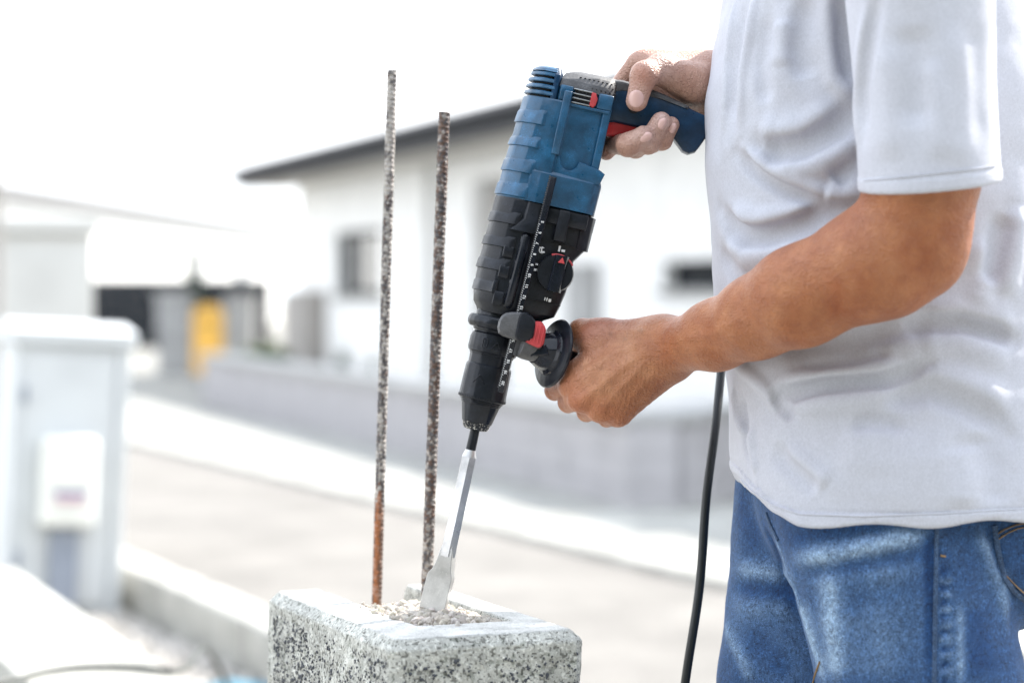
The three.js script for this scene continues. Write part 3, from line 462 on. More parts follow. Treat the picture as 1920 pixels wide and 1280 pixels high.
  for (let i = 0; i < pc.count; i++) { const x = pc.getX(i), y = pc.getY(i), z = pc.getZ(i), k = 1 + 0.32 * noise(x * 1.7 + 5, y * 1.7, z * 1.7); pc.setXYZ(i, x * k, y * k, z * k); } crumbs.geometry.computeVertexNormals();
  const tipB = toBlock(...(() => { const t = G(815, 1150, TOP); return [t[0], t[2]]; })()), c = new THREE.Color();
  for (let i = 0; i < N; i++) {
    const g = () => (R() + R() + R() - 1.5) / 1.5, b = tipB[0] - 0.004 + g() * 0.062 + 0, a = tipB[1] + 0.02 + g() * 0.12, r = Math.hypot((b - tipB[0]) / 0.05, (a - tipB[1] - 0.02) / 0.11);
    if (b < 0.028 || b > BW - 0.03 || a < 0.035 || r > 1.25) { i--; continue; }
    const s = (0.0009 + 0.0054 * R() ** 4) * (1.15 - 0.5 * r), inside = b > cut.b0 && b < cut.b1 && a > cut.a0, heap = Math.max(0, 0.007 * (1 - r));
    const wp = fromBlock(b, a, TOP + (inside ? -0.004 + heap * R() : s * 0.5 + heap * 0.5 * R())); q.setFromEuler(new THREE.Euler(R() * 6, R() * 6, R() * 6));
    m4.compose(new THREE.Vector3(...wp), q, new THREE.Vector3(s * (0.9 + 0.7 * R()), s * (0.6 + 0.4 * R()), s)); crumbs.setMatrixAt(i, m4); const v = 0.8 + 0.4 * R(); crumbs.setColorAt(i, c.setRGB(v * 1.02, v * (0.96 + 0.05 * R()), v * (0.9 + 0.12 * R())));
  }
  crumbs.name = 'concrete_crumbs'; scene.add(crumbs); describe(crumbs, 'pale broken concrete crumbs around the chisel edge', 'rubble', null, 'stuff');
}
// ---- two reinforcement bars
function rebar(bot, top, r, seed, rusty, label) {
  const a = V(bot), b = V(top), L = a.distanceTo(b), nt = 28, ny = Math.round(L / 0.0011), pos = [], col = [], idx = [], dir = b.clone().sub(a).normalize();
  const X = new THREE.Vector3(0, 0, 1).cross(dir).normalize(), Z = X.clone().cross(dir), pitch = 0.0054;
  for (let j = 0; j <= ny; j++) for (let i = 0; i < nt; i++) {
    const th = i / nt * 6.2832, y = j / ny * L, half = Math.sin(th) > 0 ? 0 : 0.5;
    const lug = Math.exp(-((Math.abs(Math.cos(th)) - 1) ** 2) / 0.0016) * 0.10;                                   // two lengthwise ribs
    const ph = (y / pitch + half + (th % Math.PI) / Math.PI * 0.55 * (Math.sin(th) > 0 ? 1 : -1)) % 1, ring = Math.exp(-(((ph + 1) % 1 - 0.5) ** 2) / 0.018) * 0.17 * Math.sqrt(Math.abs(Math.sin(th)));
    const crust = 0.10 * fbm(Math.cos(th) * 2.4 + seed, y * 420, Math.sin(th) * 2.4, 3), R = r * (0.93 + lug + ring * 1.35 + crust);
    const w = [0, 1, 2].map((k) => a.getComponent(k) + dir.getComponent(k) * y + X.getComponent(k) * Math.cos(th) * R + Z.getComponent(k) * Math.sin(th) * R); pos.push(...w);
    const n1 = fbm(Math.cos(th) * 1.3 + seed * 3, y * 200, Math.sin(th) * 1.6, 4), n2 = fbm(Math.cos(th) * 3 + seed, y * 300 + 9, Math.sin(th) * 3, 3), n3 = noise(seed, y * 9, 2);
    const mortar = sstep(-0.02, 0.16, n1 + 0.14 * n3 + 0.3 * n2 + (rusty(y / L) < 0.3 ? 0.14 : -0.02)), rust = sstep(-0.05, 0.25, n2 + rusty(y / L) - 0.3);
    let c = [mix(0.085, 0.125, rust), mix(0.077, 0.076, rust), mix(0.078, 0.056, rust)]; const low = rusty(y / L + 0.05 * n3 + 0.06 * n1); if (low > 0.5) { const s = sstep(-0.3, 0.1, -Math.abs(th - 5.1) * 0.4 + n1 * 0.5 + 0.2); const o = s * (0.55 + 0.4 * n2); c = [mix(c[0], 0.50, o), mix(c[1], 0.155, o), mix(c[2], 0.03, o)]; }
    const mk = mortar * (low > 0.5 ? 0.3 : low < 0.3 ? 0.95 : 0.7); const pale = 0.34 + 0.16 * sstep(-0.1, 0.4, n2); c = [mix(c[0], pale, mk), mix(c[1], pale * 0.93, mk), mix(c[2], pale * 0.86, mk)]; col.push(...c);
  }
  for (let j = 0; j < ny; j++) for (let i = 0; i < nt; i++) { const p = j * nt + i, q = j * nt + (i + 1) % nt; idx.push(p, q, p + nt, q, q + nt, p + nt); }
  const t0 = pos.length / 3; pos.push(b.x, b.y, b.z); col.push(0.2, 0.15, 0.12); for (let i = 0; i < nt; i++) idx.push(ny * nt + i, ny * nt + (i + 1) % nt, t0);
  const g = new THREE.BufferGeometry(); g.setAttribute('position', new THREE.Float32BufferAttribute(pos, 3)); g.setAttribute('color', new THREE.Float32BufferAttribute(col, 3)); g.setIndex(idx); g.computeVertexNormals();
  const m = part('rebar', g, M.rebar, scene, false); describe(m, label, 'rebar', 'bars rising from the block');
}
{
  const zl = G(707, 1116, TOP - 0.01), dl = -zl[2] * CP, zr = G(799, 1132, TOP - 0.01), dr = -zr[2] * CP;
  const dep = (p) => { const y = p[1] - CAMY; return -(p[2] * CP + y * SP) ; };
  const d1 = dep(zl), d2 = dep(zr); console.log('rebar depths', d1.toFixed(3), d2.toFixed(3));
  const ext = (x0, y0, x1, y1, d) => { const t = P(x1, y1, d), b = P(x0, y0, d), k = 0.05 / Math.hypot(b[0] - t[0], b[1] - t[1], b[2] - t[2]); return [[b[0] + (b[0] - t[0]) * k, b[1] + (b[1] - t[1]) * k, b[2] + (b[2] - t[2]) * k], t]; };
  rebar(...ext(706.5, 1116, 735, 131, d1), 0.0053, 3, (t) => t < 0.23 ? 0.85 : 0.2, 'taller steel rebar with orange rust at its foot');
  rebar(...ext(799, 1132, 833, 210, d2), 0.0059, 8, (t) => 0.42, 'shorter dark steel rebar behind the chisel');
}
// ------------------------------------------------------------------ the rotary hammer
// Built in its own axes: x across towards the grip, y up along the spindle from the chisel's edge, z towards the lens; measured in
// photograph pixels at its depth and scaled to metres.
const PX = FOCAL / D0, S1 = 1 / PX, TILT = 12.4 * Math.PI / 180, ct = Math.cos(TILT), st = Math.sin(TILT);
const drill = thing('rotary_hammer', P(815, 1150, D0), 'blue and black corded rotary hammer with a flat chisel held over the block', 'power tool');
drill.rotation.order = 'XYZ'; drill.rotation.set(-PITCH, 0, -TILT);
const uv = (px, py) => { const dx = px - 815, dy = 1150 - py; return [dx * ct - dy * st, dx * st + dy * ct]; };   // pixel -> [across, along]
function dpart(name, gs, m, parent = drill, crease = 0.5) {
  let g = join(gs); g.scale(S1, S1, S1); if (crease) { g.deleteAttribute('normal'); g = toCreasedNormals(g, crease); } return part(name, g, m, parent);
}
const bez = (pts, r) => {                                                // round the corners of a polygon
  const out = [], n = pts.length; for (let i = 0; i < n; i++) { const p = pts[i], a = pts[(i + n - 1) % n], b = pts[(i + 1) % n], la = Math.hypot(a[0] - p[0], a[1] - p[1]), lb = Math.hypot(b[0] - p[0], b[1] - p[1]), ka = Math.min(r / la, 0.45), kb = Math.min(r / lb, 0.45);
    for (const t of [0, 0.5, 1]) { const x = (1 - t) ** 2 * (p[0] + (a[0] - p[0]) * ka) + 2 * t * (1 - t) * p[0] + t * t * (p[0] + (b[0] - p[0]) * kb), y = (1 - t) ** 2 * (p[1] + (a[1] - p[1]) * ka) + 2 * t * (1 - t) * p[1] + t * t * (p[1] + (b[1] - p[1]) * kb); out.push([x, y]); } }
  return out;
};
function loft(secs) {                                                    // secs: [along, [[across, out] ...]], equal counts
  const pos = [], n = secs[0][1].length, pt = (k, i) => { const s = secs[k], p = s[1][(i + n) % n]; return [p[0], s[0], p[1]]; };
  for (let k = 0; k < secs.length - 1; k++) for (let i = 0; i < n; i++) { const a = pt(k, i), b = pt(k, i + 1), c = pt(k + 1, i + 1), d = pt(k + 1, i); pos.push(...a, ...b, ...c, ...a, ...c, ...d); }
  for (const [k, flip] of [[0, false], [secs.length - 1, true]]) { const tri = THREE.ShapeUtils.triangulateShape(secs[k][1].map((p) => new THREE.Vector2(...p)), []); for (const t of tri) { const v = t.map((i) => pt(k, i)); pos.push(...(flip ? [v[0], v[2], v[1]] : v).flat()); } }
  const g = new THREE.BufferGeometry(); g.setAttribute('position', new THREE.Float32BufferAttribute(pos, 3));
  // wind outwards
  g.computeVertexNormals(); const c = [0, 0, 0]; for (let i = 0; i < pos.length; i += 3) { c[0] += pos[i]; c[1] += pos[i + 1]; c[2] += pos[i + 2]; } let vol = 0; for (let i = 0; i < pos.length; i += 9) vol += pos[i] * (pos[i + 4] * pos[i + 8] - pos[i + 5] * pos[i + 7]) - pos[i + 1] * (pos[i + 3] * pos[i + 8] - pos[i + 5] * pos[i + 6]) + pos[i + 2] * (pos[i + 3] * pos[i + 7] - pos[i + 4] * pos[i + 6]);
  if (vol < 0) { const a = g.attributes.position.array; for (let i = 0; i < a.length; i += 9) for (let e = 0; e < 3; e++) { const t = a[i + 3 + e]; a[i + 3 + e] = a[i + 6 + e]; a[i + 6 + e] = t; } g.computeVertexNormals(); }
  return g;
}
function slab(outline, z0, z1, bevel = 2, px = false) {                   // an outline in [across, along], thick from z0 to z1
  const o = px ? outline.map(([x, y]) => uv(x, y)) : outline, s = new THREE.Shape(o.map((p) => new THREE.Vector2(...p)));
  const g = new THREE.ExtrudeGeometry(s, { depth: z1 - z0 - 2 * bevel, bevelEnabled: bevel > 0, bevelSize: bevel * 0.9, bevelOffset: -bevel * 0.9, bevelThickness: bevel, bevelSegments: 3, curveSegments: 10 }); g.translate(0, 0, z0 + bevel); return flat(g);
}
const rbox = (x0, x1, y0, y1, z0, z1, r = 2) => { const g = new RoundedBoxGeometry(x1 - x0, y1 - y0, z1 - z0, 3, Math.min(r, (x1 - x0) / 2.1, (y1 - y0) / 2.1, (z1 - z0) / 2.1)); g.translate((x0 + x1) / 2, (y0 + y1) / 2, (z0 + z1) / 2); return g; };
const both = (half) => [...half, ...half.slice().reverse().filter((p) => p[1] > 0.01).map(([a, b]) => [a, -b])];
const vL = table([[570, -48], [590, -56], [610, -60], [650, -62], [780, -58], [868, -54], [920, -50], [1003, -45], [1044, -40]]);
// ---- motor housing
const blueSec = (u, grow = 0) => { const l = vL(u); return bez(both([[l - grow, 0], [l + 12 - grow * .9, 34 + grow * .3], [l + 36 - grow * .5, 54 + grow * .8], [12, 64 + grow], [36, 65], [43, 54], [104, 50], [118, 40], [121, 0]]), 3); };
const motor = dpart('motor_housing', [loft([790, 794, 830, 868, 920, 960, 981, 984].map((u) => [u, blueSec(u).map(([a, b]) => u === 790 || u === 984 ? [a * 0.985, b * 0.97] : [a, b])])), loft([[980, bez(both([[18, 0], [18, 58], [36, 58], [43, 53], [104, 49], [118, 39], [121, 0]]), 3)], [1013, bez(both([[18, 0], [18, 57], [36, 57], [43, 52], [104, 48], [117, 38], [120, 0]]), 3)]])], M.blue);
// ridge between the barrel and the flat panel, rail on the far edge, stepped collar below
dpart('panel_rail', [rbox(106, 121, 866, 990, 34, 55, 3), rbox(28, 43, 884, 1004, 56, 68, 2.5)], M.blue, motor);
{
  const c = [[38, 846], [128, 846], [134, 868], [122, 874], [104, 877], [82, 881]]; for (let i = 0; i <= 10; i++) { const a = -0.25 - i / 10 * (Math.PI - 0.5); c.push([65 + Math.cos(a) * 17, 880 + Math.sin(a) * 19]); } c.push([46, 884], [38, 884]);
  dpart('panel_step', slab(c, 40, 59, 2), M.blue, motor);
  dpart('lower_collar', loft([[790, bez(both([[-2, 0], [-2, 62], [20, 66], [36, 65], [46, 60], [116, 57], [130, 44], [132, 0]]), 3)], [846, bez(both([[-2, 0], [-2, 63], [20, 66], [36, 66], [46, 63], [118, 60], [132, 46], [134, 0]]), 3)], [852, bez(both([[-2, 0], [-2, 60], [20, 62], [36, 62], [46, 59], [116, 56], [130, 43], [132, 0]]), 3)]]), M.blue, motor);
}
const ribSec = (u, grow, end = 4) => { const l = vL(u); return bez([[l - grow, 0], [l + 12 - grow * .9, 34 + grow * .35], [l + 36 - grow * .5, 54 + grow * .85], [end - 7, 61.5 + grow * .8], [end + 2, 61], [end, 40], [l + 30, 30], [l + 18, 0], [l + 30, -30], [end, -40], [end, -62.5 - grow], [l + 36 - grow * .5, -54 - grow * .85], [l + 12 - grow * .9, -34 - grow * .35]], 2); };
function rib(parent, m, u0, u1, end) { dpart('grip_rib', loft([[u0, ribSec(u0, -1.5, end)], [u0 + 2, ribSec(u0 + 2, 3.4, end)], [u1 - 7, ribSec(u1 - 7, 2.4, end)], [u1, ribSec(u1, -1.5, end)]]), m, parent); }
for (const [a, b] of [[792, 821], [838, 866], [887, 909], [931, 960]]) rib(motor, M.blue, a, b, 6);
// ---- cooling vents at the back end
{
  const vs = (u, k = 1, s = 0) => { const l = vL(1000); return bez(both([[l + s, 0], [l + 12 + s, 34 - s * .5], [l + 30 + s, 54 - s], [10 - s, 58 - s], [16 - s, 30], [17 - s, 0]]), 3).map(([a, b]) => [(a + 14) * k - 14 + (1 - k) * 10, b * k]); };
  dpart('vent_core', loft([[980, vs(1000, 0.99, 9)], [1036, vs(1036, 0.9, 9)]]), M.hole);
  for (let i = 0; i < 4; i++) { const u = 984 + i * 12.2, k = 1.03 - 0.013 * i * i; dpart('vent_slat', loft([[u + 4.6, vs(0, k * 0.99)], [u + 6.2, vs(0, k * 1.012)], [u + 10.6, vs(0, k * 0.995)], [u + 11.8, vs(0, k * 0.965)]]), M.blue); }
  dpart('end_cap', loft([[1034, vs(0, 0.91)], [1039, vs(0, 0.84)], [1044, vs(0, 0.66)], [1046, vs(0, 0.4)]]), M.blue);
  dpart('vent_rim', loft([[982, bez(both([[4, 0], [4, 60], [15, 61], [20, 40], [20, 0]]), 4)], [1030, bez(both([[4, 0], [4, 56], [14, 57], [20, 38], [20, 0]]), 4)], [1044, bez(both([[2, 0], [2, 40], [11, 40], [15, 30], [15, 0]]), 4)]]), M.navy);
}
// ---- brush vent window with its red slide
{
  const w = dpart('brush_vent', rbox(46, 84, 985, 1012, 46, 55, 3), M.hole);
  for (let i = 0; i < 4; i++) dpart('grille_bar', rbox(44, 80, 985 + i * 8.3, 987.2 + i * 8.3, 50, 58.5, 0.9), M.silver, w);
  for (let i = 0; i < 5; i++) dpart('grille_bar', rbox(47 + i * 7, 48.8 + i * 7, 985, 1012, 49, 57, 0.8), M.black, w);
  dpart('red_slide', slab([[78, 986], [86, 984], [90, 990], [91, 1001], [86, 1011], [78, 1012]], 44, 60, 3), M.coral);
  dpart('vent_surround', [rbox(38, 118, 978, 983.5, 48, 58, 2), rbox(20, 43, 986, 1014, 50, 60, 2), rbox(92, 120, 984, 1013, 36, 57, 3)], M.blue);
}
// ---- handle, rubber cover, trigger
{
  const hnd = dpart('handle', [slab([[1118, 160], [1165, 158], [1230, 176], [1290, 203], [1328, 222], [1340, 228], [1340, 262], [1322, 260], [1312, 275], [1303, 286], [1290, 290], [1279, 285], [1262, 262], [1235, 250], [1190, 240], [1150, 231], [1118, 235]], -22, 22, 9, true)], M.navy);
  const pad = dpart('rubber_cover', [loft([[1010, bez(both([[16, 0], [16, 56], [96, 54], [120, 42], [124, 0]]), 6)], [1026, bez(both([[16, 0], [16, 52], [94, 52], [118, 40], [126, 0]]), 8)], [1040, bez(both([[22, 0], [24, 38], [92, 42], [116, 32], [130, 0]]), 9)], [1049, bez(both([[40, 0], [44, 18], [92, 22], [116, 18], [130, 0]]), 9)]]), slab([[1128, 149], [1166, 152], [1202, 162], [1242, 177], [1292, 201], [1290, 208], [1236, 190], [1166, 174], [1128, 178]], -20, 24.5, 8, true)], M.rubber);
  const dots = []; for (let i = 0; i < 9; i++) for (let j = 0; j < 3; j++) { const g = new THREE.SphereGeometry(1.7, 8, 6); g.scale(1.25, 0.8, 0.7); const x = 52 + i * 8.4 + (j % 2) * 4, y = 1018 + j * 8.5; g.translate(x, y, 52.5 - j * 3.6 - Math.max(0, x - 96) * 0.42); dots.push(g); }
  const dm = dpart('grip_dimple', dots, M.hole, pad); dm.userData.kind = 'stuff';
  dpart('trigger', slab([[1134, 220], [1160, 224], [1196, 238], [1192, 250], [1152, 257], [1134, 254]], -15, 15, 6, true), M.red);
  const lk = new THREE.CylinderGeometry(11, 11, 8, 24); lk.rotateX(Math.PI / 2); const c = uv(1188, 204); lk.translate(c[0], c[1], 23); dpart('lock_button', lk, M.hole);
  const bo = uv(1336, 245), cb = new THREE.CylinderGeometry(9, 14, 46, 20); cb.rotateZ(TILT - Math.PI / 2 - 0.15); cb.translate(bo[0], bo[1], -4); dpart('cord_boot', cb, M.cord);
}
// ---- gear housing
const gearR = table([[574, 82], [590, 100], [620, 108], [652, 113], [700, 113], [720, 128], [788, 129]]);
const gear = dpart('gear_housing', loft([574, 580, 590, 610, 640, 670, 700, 722, 760, 786, 790].map((u) => { const l = vL(u), r = gearR(u), e = u < 582 ? 0.93 : u > 788 ? 0.98 : 1; return [u, bez(both([[l, 0], [l + 12, 34], [l + 36, 55], [6, 60], [28, 58], [38, 48], [r - 22, 45], [r - 2, 32], [r, 0]]), 3).map(([a, b]) => [a * e, b * e])]; })), M.black);
for (const [a, b] of [[609, 634], [651, 676], [695, 718], [740, 764]]) rib(gear, M.black, a, b, a < 620 ? -18 : -2);
dpart('side_flange', loft([[722, bez([[112, 44], [131, 30], [135, 8], [124, 2], [112, 20]], 2)], [786, bez([[112, 46], [131, 34], [137, 8], [124, 2], [112, 20]], 2)]]), M.black, gear);
dpart('bracket', [rbox(40, 122, 758, 788, 42, 54, 3), rbox(66, 88, 728, 787, 44, 61, 3)], M.black, gear);
dpart('panel_seam', [rbox(40, 112, 724.5, 726, 45, 49.5, 0.4), rbox(36, 106, 612, 613.5, 45, 49.5, 0.4)], M.hole, gear);
{
  const ch = new THREE.CapsuleGeometry(10.5, 128, 8, 20); ch.rotateZ(-0.045); ch.translate(13, 660, 54); dpart('dark_channel_rod', ch, M.gloss, gear);  // dark raised rod added in place of a recessed dark trough
  dpart('hood', loft([[732, bez([[-22, 50], [-14, 64], [30, 70], [38, 66], [38, 44], [-22, 44]], 2)], [756, bez([[0, 56], [6, 65], [30, 70], [37, 66], [37, 44], [0, 44]], 2)], [788, bez([[4, 58], [8, 64], [30, 67], [36, 64], [36, 44], [4, 44]], 2)]]), M.black, gear);
  for (const [u, h] of [[690, 22], [652, 24], [602, 26]]) dpart('lug', rbox(-20, 0, u - h / 2, u + h / 2, 46, 63.5, 3), M.black, gear);
}
// ---- mode selector with printed symbols
{
  const [x, y] = uv(1040, 514), k = new THREE.CylinderGeometry(33, 35, 20, 48); k.rotateX(Math.PI / 2); k.translate(x, y, 56);
  const kn = dpart('selector_knob', k, M.black);
  dpart('knob_grip', loft([[y - 34, bez([[x - 10, 62], [x - 6, 80], [x + 14, 80], [x + 18, 62]], 3)], [y + 34, bez([[x - 8, 62], [x - 4, 82], [x + 16, 82], [x + 20, 62]], 3)]]), M.gloss, kn);
  const arc = new THREE.TorusGeometry(34.5, 2.2, 8, 30, 1.35); arc.rotateZ(0.62); arc.translate(x, y, 62); dpart('red_arc', arc, M.coral, kn);
  dpart('red_pointer', slab([[x, y + 20], [x + 13, y + 20], [x + 7, y + 31]], 80, 83.4, 0.4), M.coral, kn);
  const marks = []; const mk = (px, py, w, h, z = 47.6) => { const [a, b] = uv(px, py); marks.push(rbox(a - w / 2, a + w / 2, b - h / 2, b + h / 2, z, z + 1, 0.3)); };
  mk(1048, 468, 4, 11); mk(1055, 472, 7, 4.5); mk(1015, 470, 2.4, 12); mk(1018, 474, 6, 3); mk(1014, 466, 6, 2); mk(1006, 497, 5, 3); mk(1003, 507, 5, 4.5); mk(1021, 561, 2, 6, 46.5); mk(1025, 562, 2, 7, 46.5); mk(1030, 564, 5, 6, 46.5);
  const ring = new THREE.TorusGeometry(5.4, 0.8, 6, 20, 4.4); const [a, b] = uv(1016, 471); ring.rotateZ(1); ring.translate(a, b, 48); marks.push(ring); dpart('printed_symbols', marks, M.print, gear, 0);
}
// ---- spindle neck and chuck
{
  const lathe = (pts) => new THREE.LatheGeometry(pts.map(([r, u]) => new THREE.Vector2(r, u)), 72);
  dpart('spindle_neck', lathe([[0, 538], [43, 538], [45, 541], [45, 574], [43, 580], [0, 580]]), M.black, drill, 0.4);
  const chuck = dpart('chuck', lathe([[0, 352], [15, 352], [22, 354], [25, 359], [26.5, 366], [28.5, 367], [36, 400], [37.5, 401], [37.5, 403], [39, 404], [39, 406], [41, 407], [41, 409], [44, 410.5], [45, 412], [45, 416], [44.5, 420], [43.5, 470], [42.5, 475], [40, 477], [40.5, 494], [42, 495], [42, 497], [45.5, 500], [47, 506], [46.5, 524], [44, 533], [41, 536], [41, 539], [0, 539]]), M.black, drill, 0.4);
  const surf = (a, u, r) => [Math.sin(a) * r, u, Math.cos(a) * r];
  const mark = (pts, r) => { const q = pts.map(([a, u]) => V(surf(a, u, r))), c = new THREE.CurvePath(); const gs = []; for (let i = 0; i < q.length - 1; i++) gs.push(new THREE.TubeGeometry(new THREE.LineCurve3(q[i], q[i + 1]), 1, 0.9, 5)); return gs; };
  for (const gs of [mark([[-0.55, 440], [-0.28, 456], [-0.02, 440]], 44.5), mark([[-0.45, 508], [-0.45, 524], [-0.25, 524], [-0.25, 512], [-0.36, 506]], 47.2), mark([[-0.05, 508], [0.15, 522], [0.3, 508], [-0.05, 508]], 47.2)]) dpart('embossed_mark', gs, M.gloss, chuck, 0);
  const notch = []; for (let i = 0; i < 56; i++) { const a = i / 56 * 6.283, g = new THREE.BoxGeometry(2.2, 4.5, 2); g.translate(0, 413.5, 44.6); g.rotateY(a); notch.push(g); } dpart('knurling', notch, M.black, chuck, 0).userData.kind = 'stuff';
  const R = rng(4), dust = []; for (let i = 0; i < 200; i++) { const a = R() * 6.283, u = 355 + 13 * R() ** 1.6, r = 22 + (u - 355) * 0.36 + 1.2, g = new THREE.TetrahedronGeometry(0.5 + 1.3 * R() ** 2); g.scale(1.4, 0.8, 0.6); g.translate(0, u, r); g.rotateY(a); dust.push(g); }
  dpart('dust_crust', dust, M.crumb, chuck, 0).userData.kind = 'stuff';
}
// ---- depth stop with its printed scale
{
  const font = await new FontLoader().loadAsync('fonts/droid/droid_sans_bold.typeface.json');
  const [x1, y1] = uv(1036, 336), [x0, y0] = uv(938, 734), lean = Math.atan2(x1 - x0, y1 - y0), L = Math.hypot(x1 - x0, y1 - y0);
  const place = (g) => { g.rotateZ(-lean); g.translate(x0, y0, 0); return g; };
  const bar = dpart('depth_stop', [place(rbox(-5.5, 6, 0, L, 64, 74, 2.5)), place(rbox(-1, 7, L * 0.72, L, 62, 71, 1))], M.gloss);
  const teeth = []; for (let i = 0; i < 92; i++) teeth.push(place((() => { const g = new THREE.BoxGeometry(2.4, 2.2, 8); g.translate(-6, 9 + i * 4.4, 69); return g; })())); dpart('ratchet_teeth', teeth, M.clamp, bar, 0).userData.kind = 'stuff';
  const ticks = []; for (let i = 0; i < 76; i++) ticks.push(place(rbox(-5.2, i % 5 ? -3.4 : -2.2, 12 + i * 4.08, 13.1 + i * 4.08, 73.6, 74.3, 0.2))); dpart('scale_ticks', ticks, M.print, bar, 0).userData.kind = 'stuff';
  for (let n = 5; n <= 20; n++) {
    if (n === 14 || n === 15) continue;
    const g = new TextGeometry(String(n), { font, size: 5.2, depth: 0.4, curveSegments: 2 }); g.computeBoundingBox(); const c = g.boundingBox.getCenter(new THREE.Vector3()); g.translate(-c.x, -c.y, 0); g.rotateZ(Math.PI / 2); g.translate(1, 18 + (20 - n) * 20.4, 74.1); dpart('scale_number', place(flat(g)), M.print, bar, 0);
  }
}
// ---- auxiliary handle: clamp, red catch, neck, guard disc, grip
const AUX = { dir: new THREE.Vector3(0.897, -0.056, -0.44).normalize(), grip: new THREE.Vector3(0.885, -0.15, -0.44).normalize(), disc: new THREE.Vector3(...uv(1036, 662), 30) };
{
  const cl = new THREE.TorusGeometry(50, 8, 12, 60); cl.rotateX(Math.PI / 2); cl.scale(1, 1.5, 1); cl.translate(0, 555, 0);
  const clampPart = dpart('handle_clamp', [cl], M.black);
  const [cx, cy] = uv(966, 612); const blk = slab(bez([[cx - 30, cy - 22], [cx - 34, cy + 4], [cx - 24, cy + 22], [cx + 14, cy + 30], [cx + 34, cy + 16], [cx + 36, cy - 16], [cx + 16, cy - 26]], 12), 40, 82, 9);
  dpart('clamp_block', blk, M.clamp, clampPart); dpart('clamp_cheek', slab(bez([[cx + 3, cy - 22], [cx + 3, cy + 27], [cx + 16, cy + 31], [cx + 36, cy + 18], [cx + 38, cy - 17], [cx + 20, cy - 26]], 8), 44, 88, 6), M.black, clampPart);
  const axis = (g, d = AUX.dir) => { g.applyQuaternion(new THREE.Quaternion().setFromUnitVectors(new THREE.Vector3(0, 1, 0), d)); g.translate(AUX.disc.x, AUX.disc.y, AUX.disc.z); return g; };
  const lathe = (pts, d) => axis(new THREE.LatheGeometry(pts.map(([r, u]) => new THREE.Vector2(r, u)), 64), d);
  dpart('neck', [lathe([[0, -74], [24, -74], [26, -60], [26, -34], [31, -32], [33, -16], [34, -8], [0, -8]])], M.clamp);
  dpart('neck_collar', lathe([[0, -38], [28, -38], [34, -26], [36, -12], [42, -8], [44, -3], [0, -3]]), M.gloss);
  dpart('guard_disc', lathe([[0, -5], [40, -5], [58, -3.5], [64, -1], [66, 2], [65, 5], [60, 6.5], [0, 7]]), M.black);
  dpart('grip', lathe([[0, 6], [17, 6], [18, 20], [19.5, 60], [20, 110], [18.5, 160], [19, 190], [23, 206], [24, 216], [20, 224], [0, 226]], AUX.grip), M.black);
  // the ribbed red catch
  const [rx, ry] = uv(1003, 625), rd = dpart('red_catch', (() => { const g = slab(bez([[rx - 18, ry - 20], [rx - 18, ry + 20], [rx + 8, ry + 24], [rx + 18, ry + 12], [rx + 20, ry - 16], [rx + 12, ry - 26]], 4), 50, 84, 5); return g; })(), M.coral);
  for (let i = 0; i < 5; i++) dpart('catch_rib', rbox(rx - 13 + i * 6.4, rx - 10.6 + i * 6.4, ry - 17, ry + 17, 82, 86, 1), M.coral, rd);
  dpart('catch_base', slab([[rx - 22, ry - 30], [rx - 20, ry - 18], [rx + 14, ry - 26], [rx + 24, ry - 16], [rx + 34, ry - 34], [rx + 2, ry - 44]], 34, 74, 4), M.gloss);
}
// ---- flat chisel
{
  const ch = dpart('chisel', (() => { const g = new THREE.CylinderGeometry(14.5, 15.5, 190, 6, 1); g.rotateY(0.08); g.translate(0, 205, 0); const c = new THREE.CylinderGeometry(9.5, 14, 14, 24); c.translate(0, 307, 0); return [g, c]; })(), M.steel, drill, 0.35);
  dpart('shank', new THREE.CylinderGeometry(9, 9.5, 60, 24).translate(0, 333, 0), M.black, ch);
  // blade: widens from the shaft, then tapers to an edge that is thin towards the lens
  const sec = (u, w0, w1, t) => [u, bez([[w0, -t], [w0, t], [w1, t], [w1, -t]], 0.8)];
  dpart('blade', loft([sec(0, -31, 19, 1.2), sec(6, -31.5, 19.5, 5.5), sec(34, -30.5, 20, 7), sec(66, -29, 21, 8.5), sec(74, -27, 20.5, 9), sec(84, -20, 17, 9.5), sec(94, -17, 15.5, 11), sec(106, -14.5, 14, 12), sec(124, -12, 12, 11.5), sec(136, -9, 9, 9)]).rotateY(-0.36), M.steel, ch, 0.22);
}
// ---- mains cord, from the handle down past the jeans to the ground
{
  const inv = new THREE.Matrix4(); drill.updateMatrixWorld(true); inv.copy(drill.matrixWorld).invert();
  const pts = [[1334, 247, 2.481], [1348, 252, 2.51], [1368, 320, 2.64], [1372, 470, 2.66], [1362, 600, 2.63], [1353, 690, 2.60], [1342, 800, 2.565], [1325, 930, 2.55], [1312, 1100, 2.54], [1285, 1280, 2.53], [1262, 1480, 2.52], [1250, 1900, 2.5], [1262, 2300, 2.48]].map((a) => V(P(...a)));
  const e = pts[pts.length - 1]; e.y = Math.max(e.y, 0.1); pts.push(new THREE.Vector3(e.x + 0.02, 0.006, e.z + 0.03), new THREE.Vector3(e.x + 0.3, 0.006, e.z - 0.1), new THREE.Vector3(e.x + 0.9, 0.006, e.z - 0.2));
  const g = new THREE.TubeGeometry(new THREE.CatmullRomCurve3(pts.map((p) => p.applyMatrix4(inv)), false, 'centripetal'), 200, 0.0048, 14); part('power_cord', g, M.cord, drill);
}
// ------------------------------------------------------------------ the person
const person = thing('person', [0, 0, 0], 'person in light grey t-shirt and faded jeans holding the rotary hammer with both hands', 'person');
const capP = (a, b, ra, rb) => capsule(P(...a), P(...b), ra, rb);
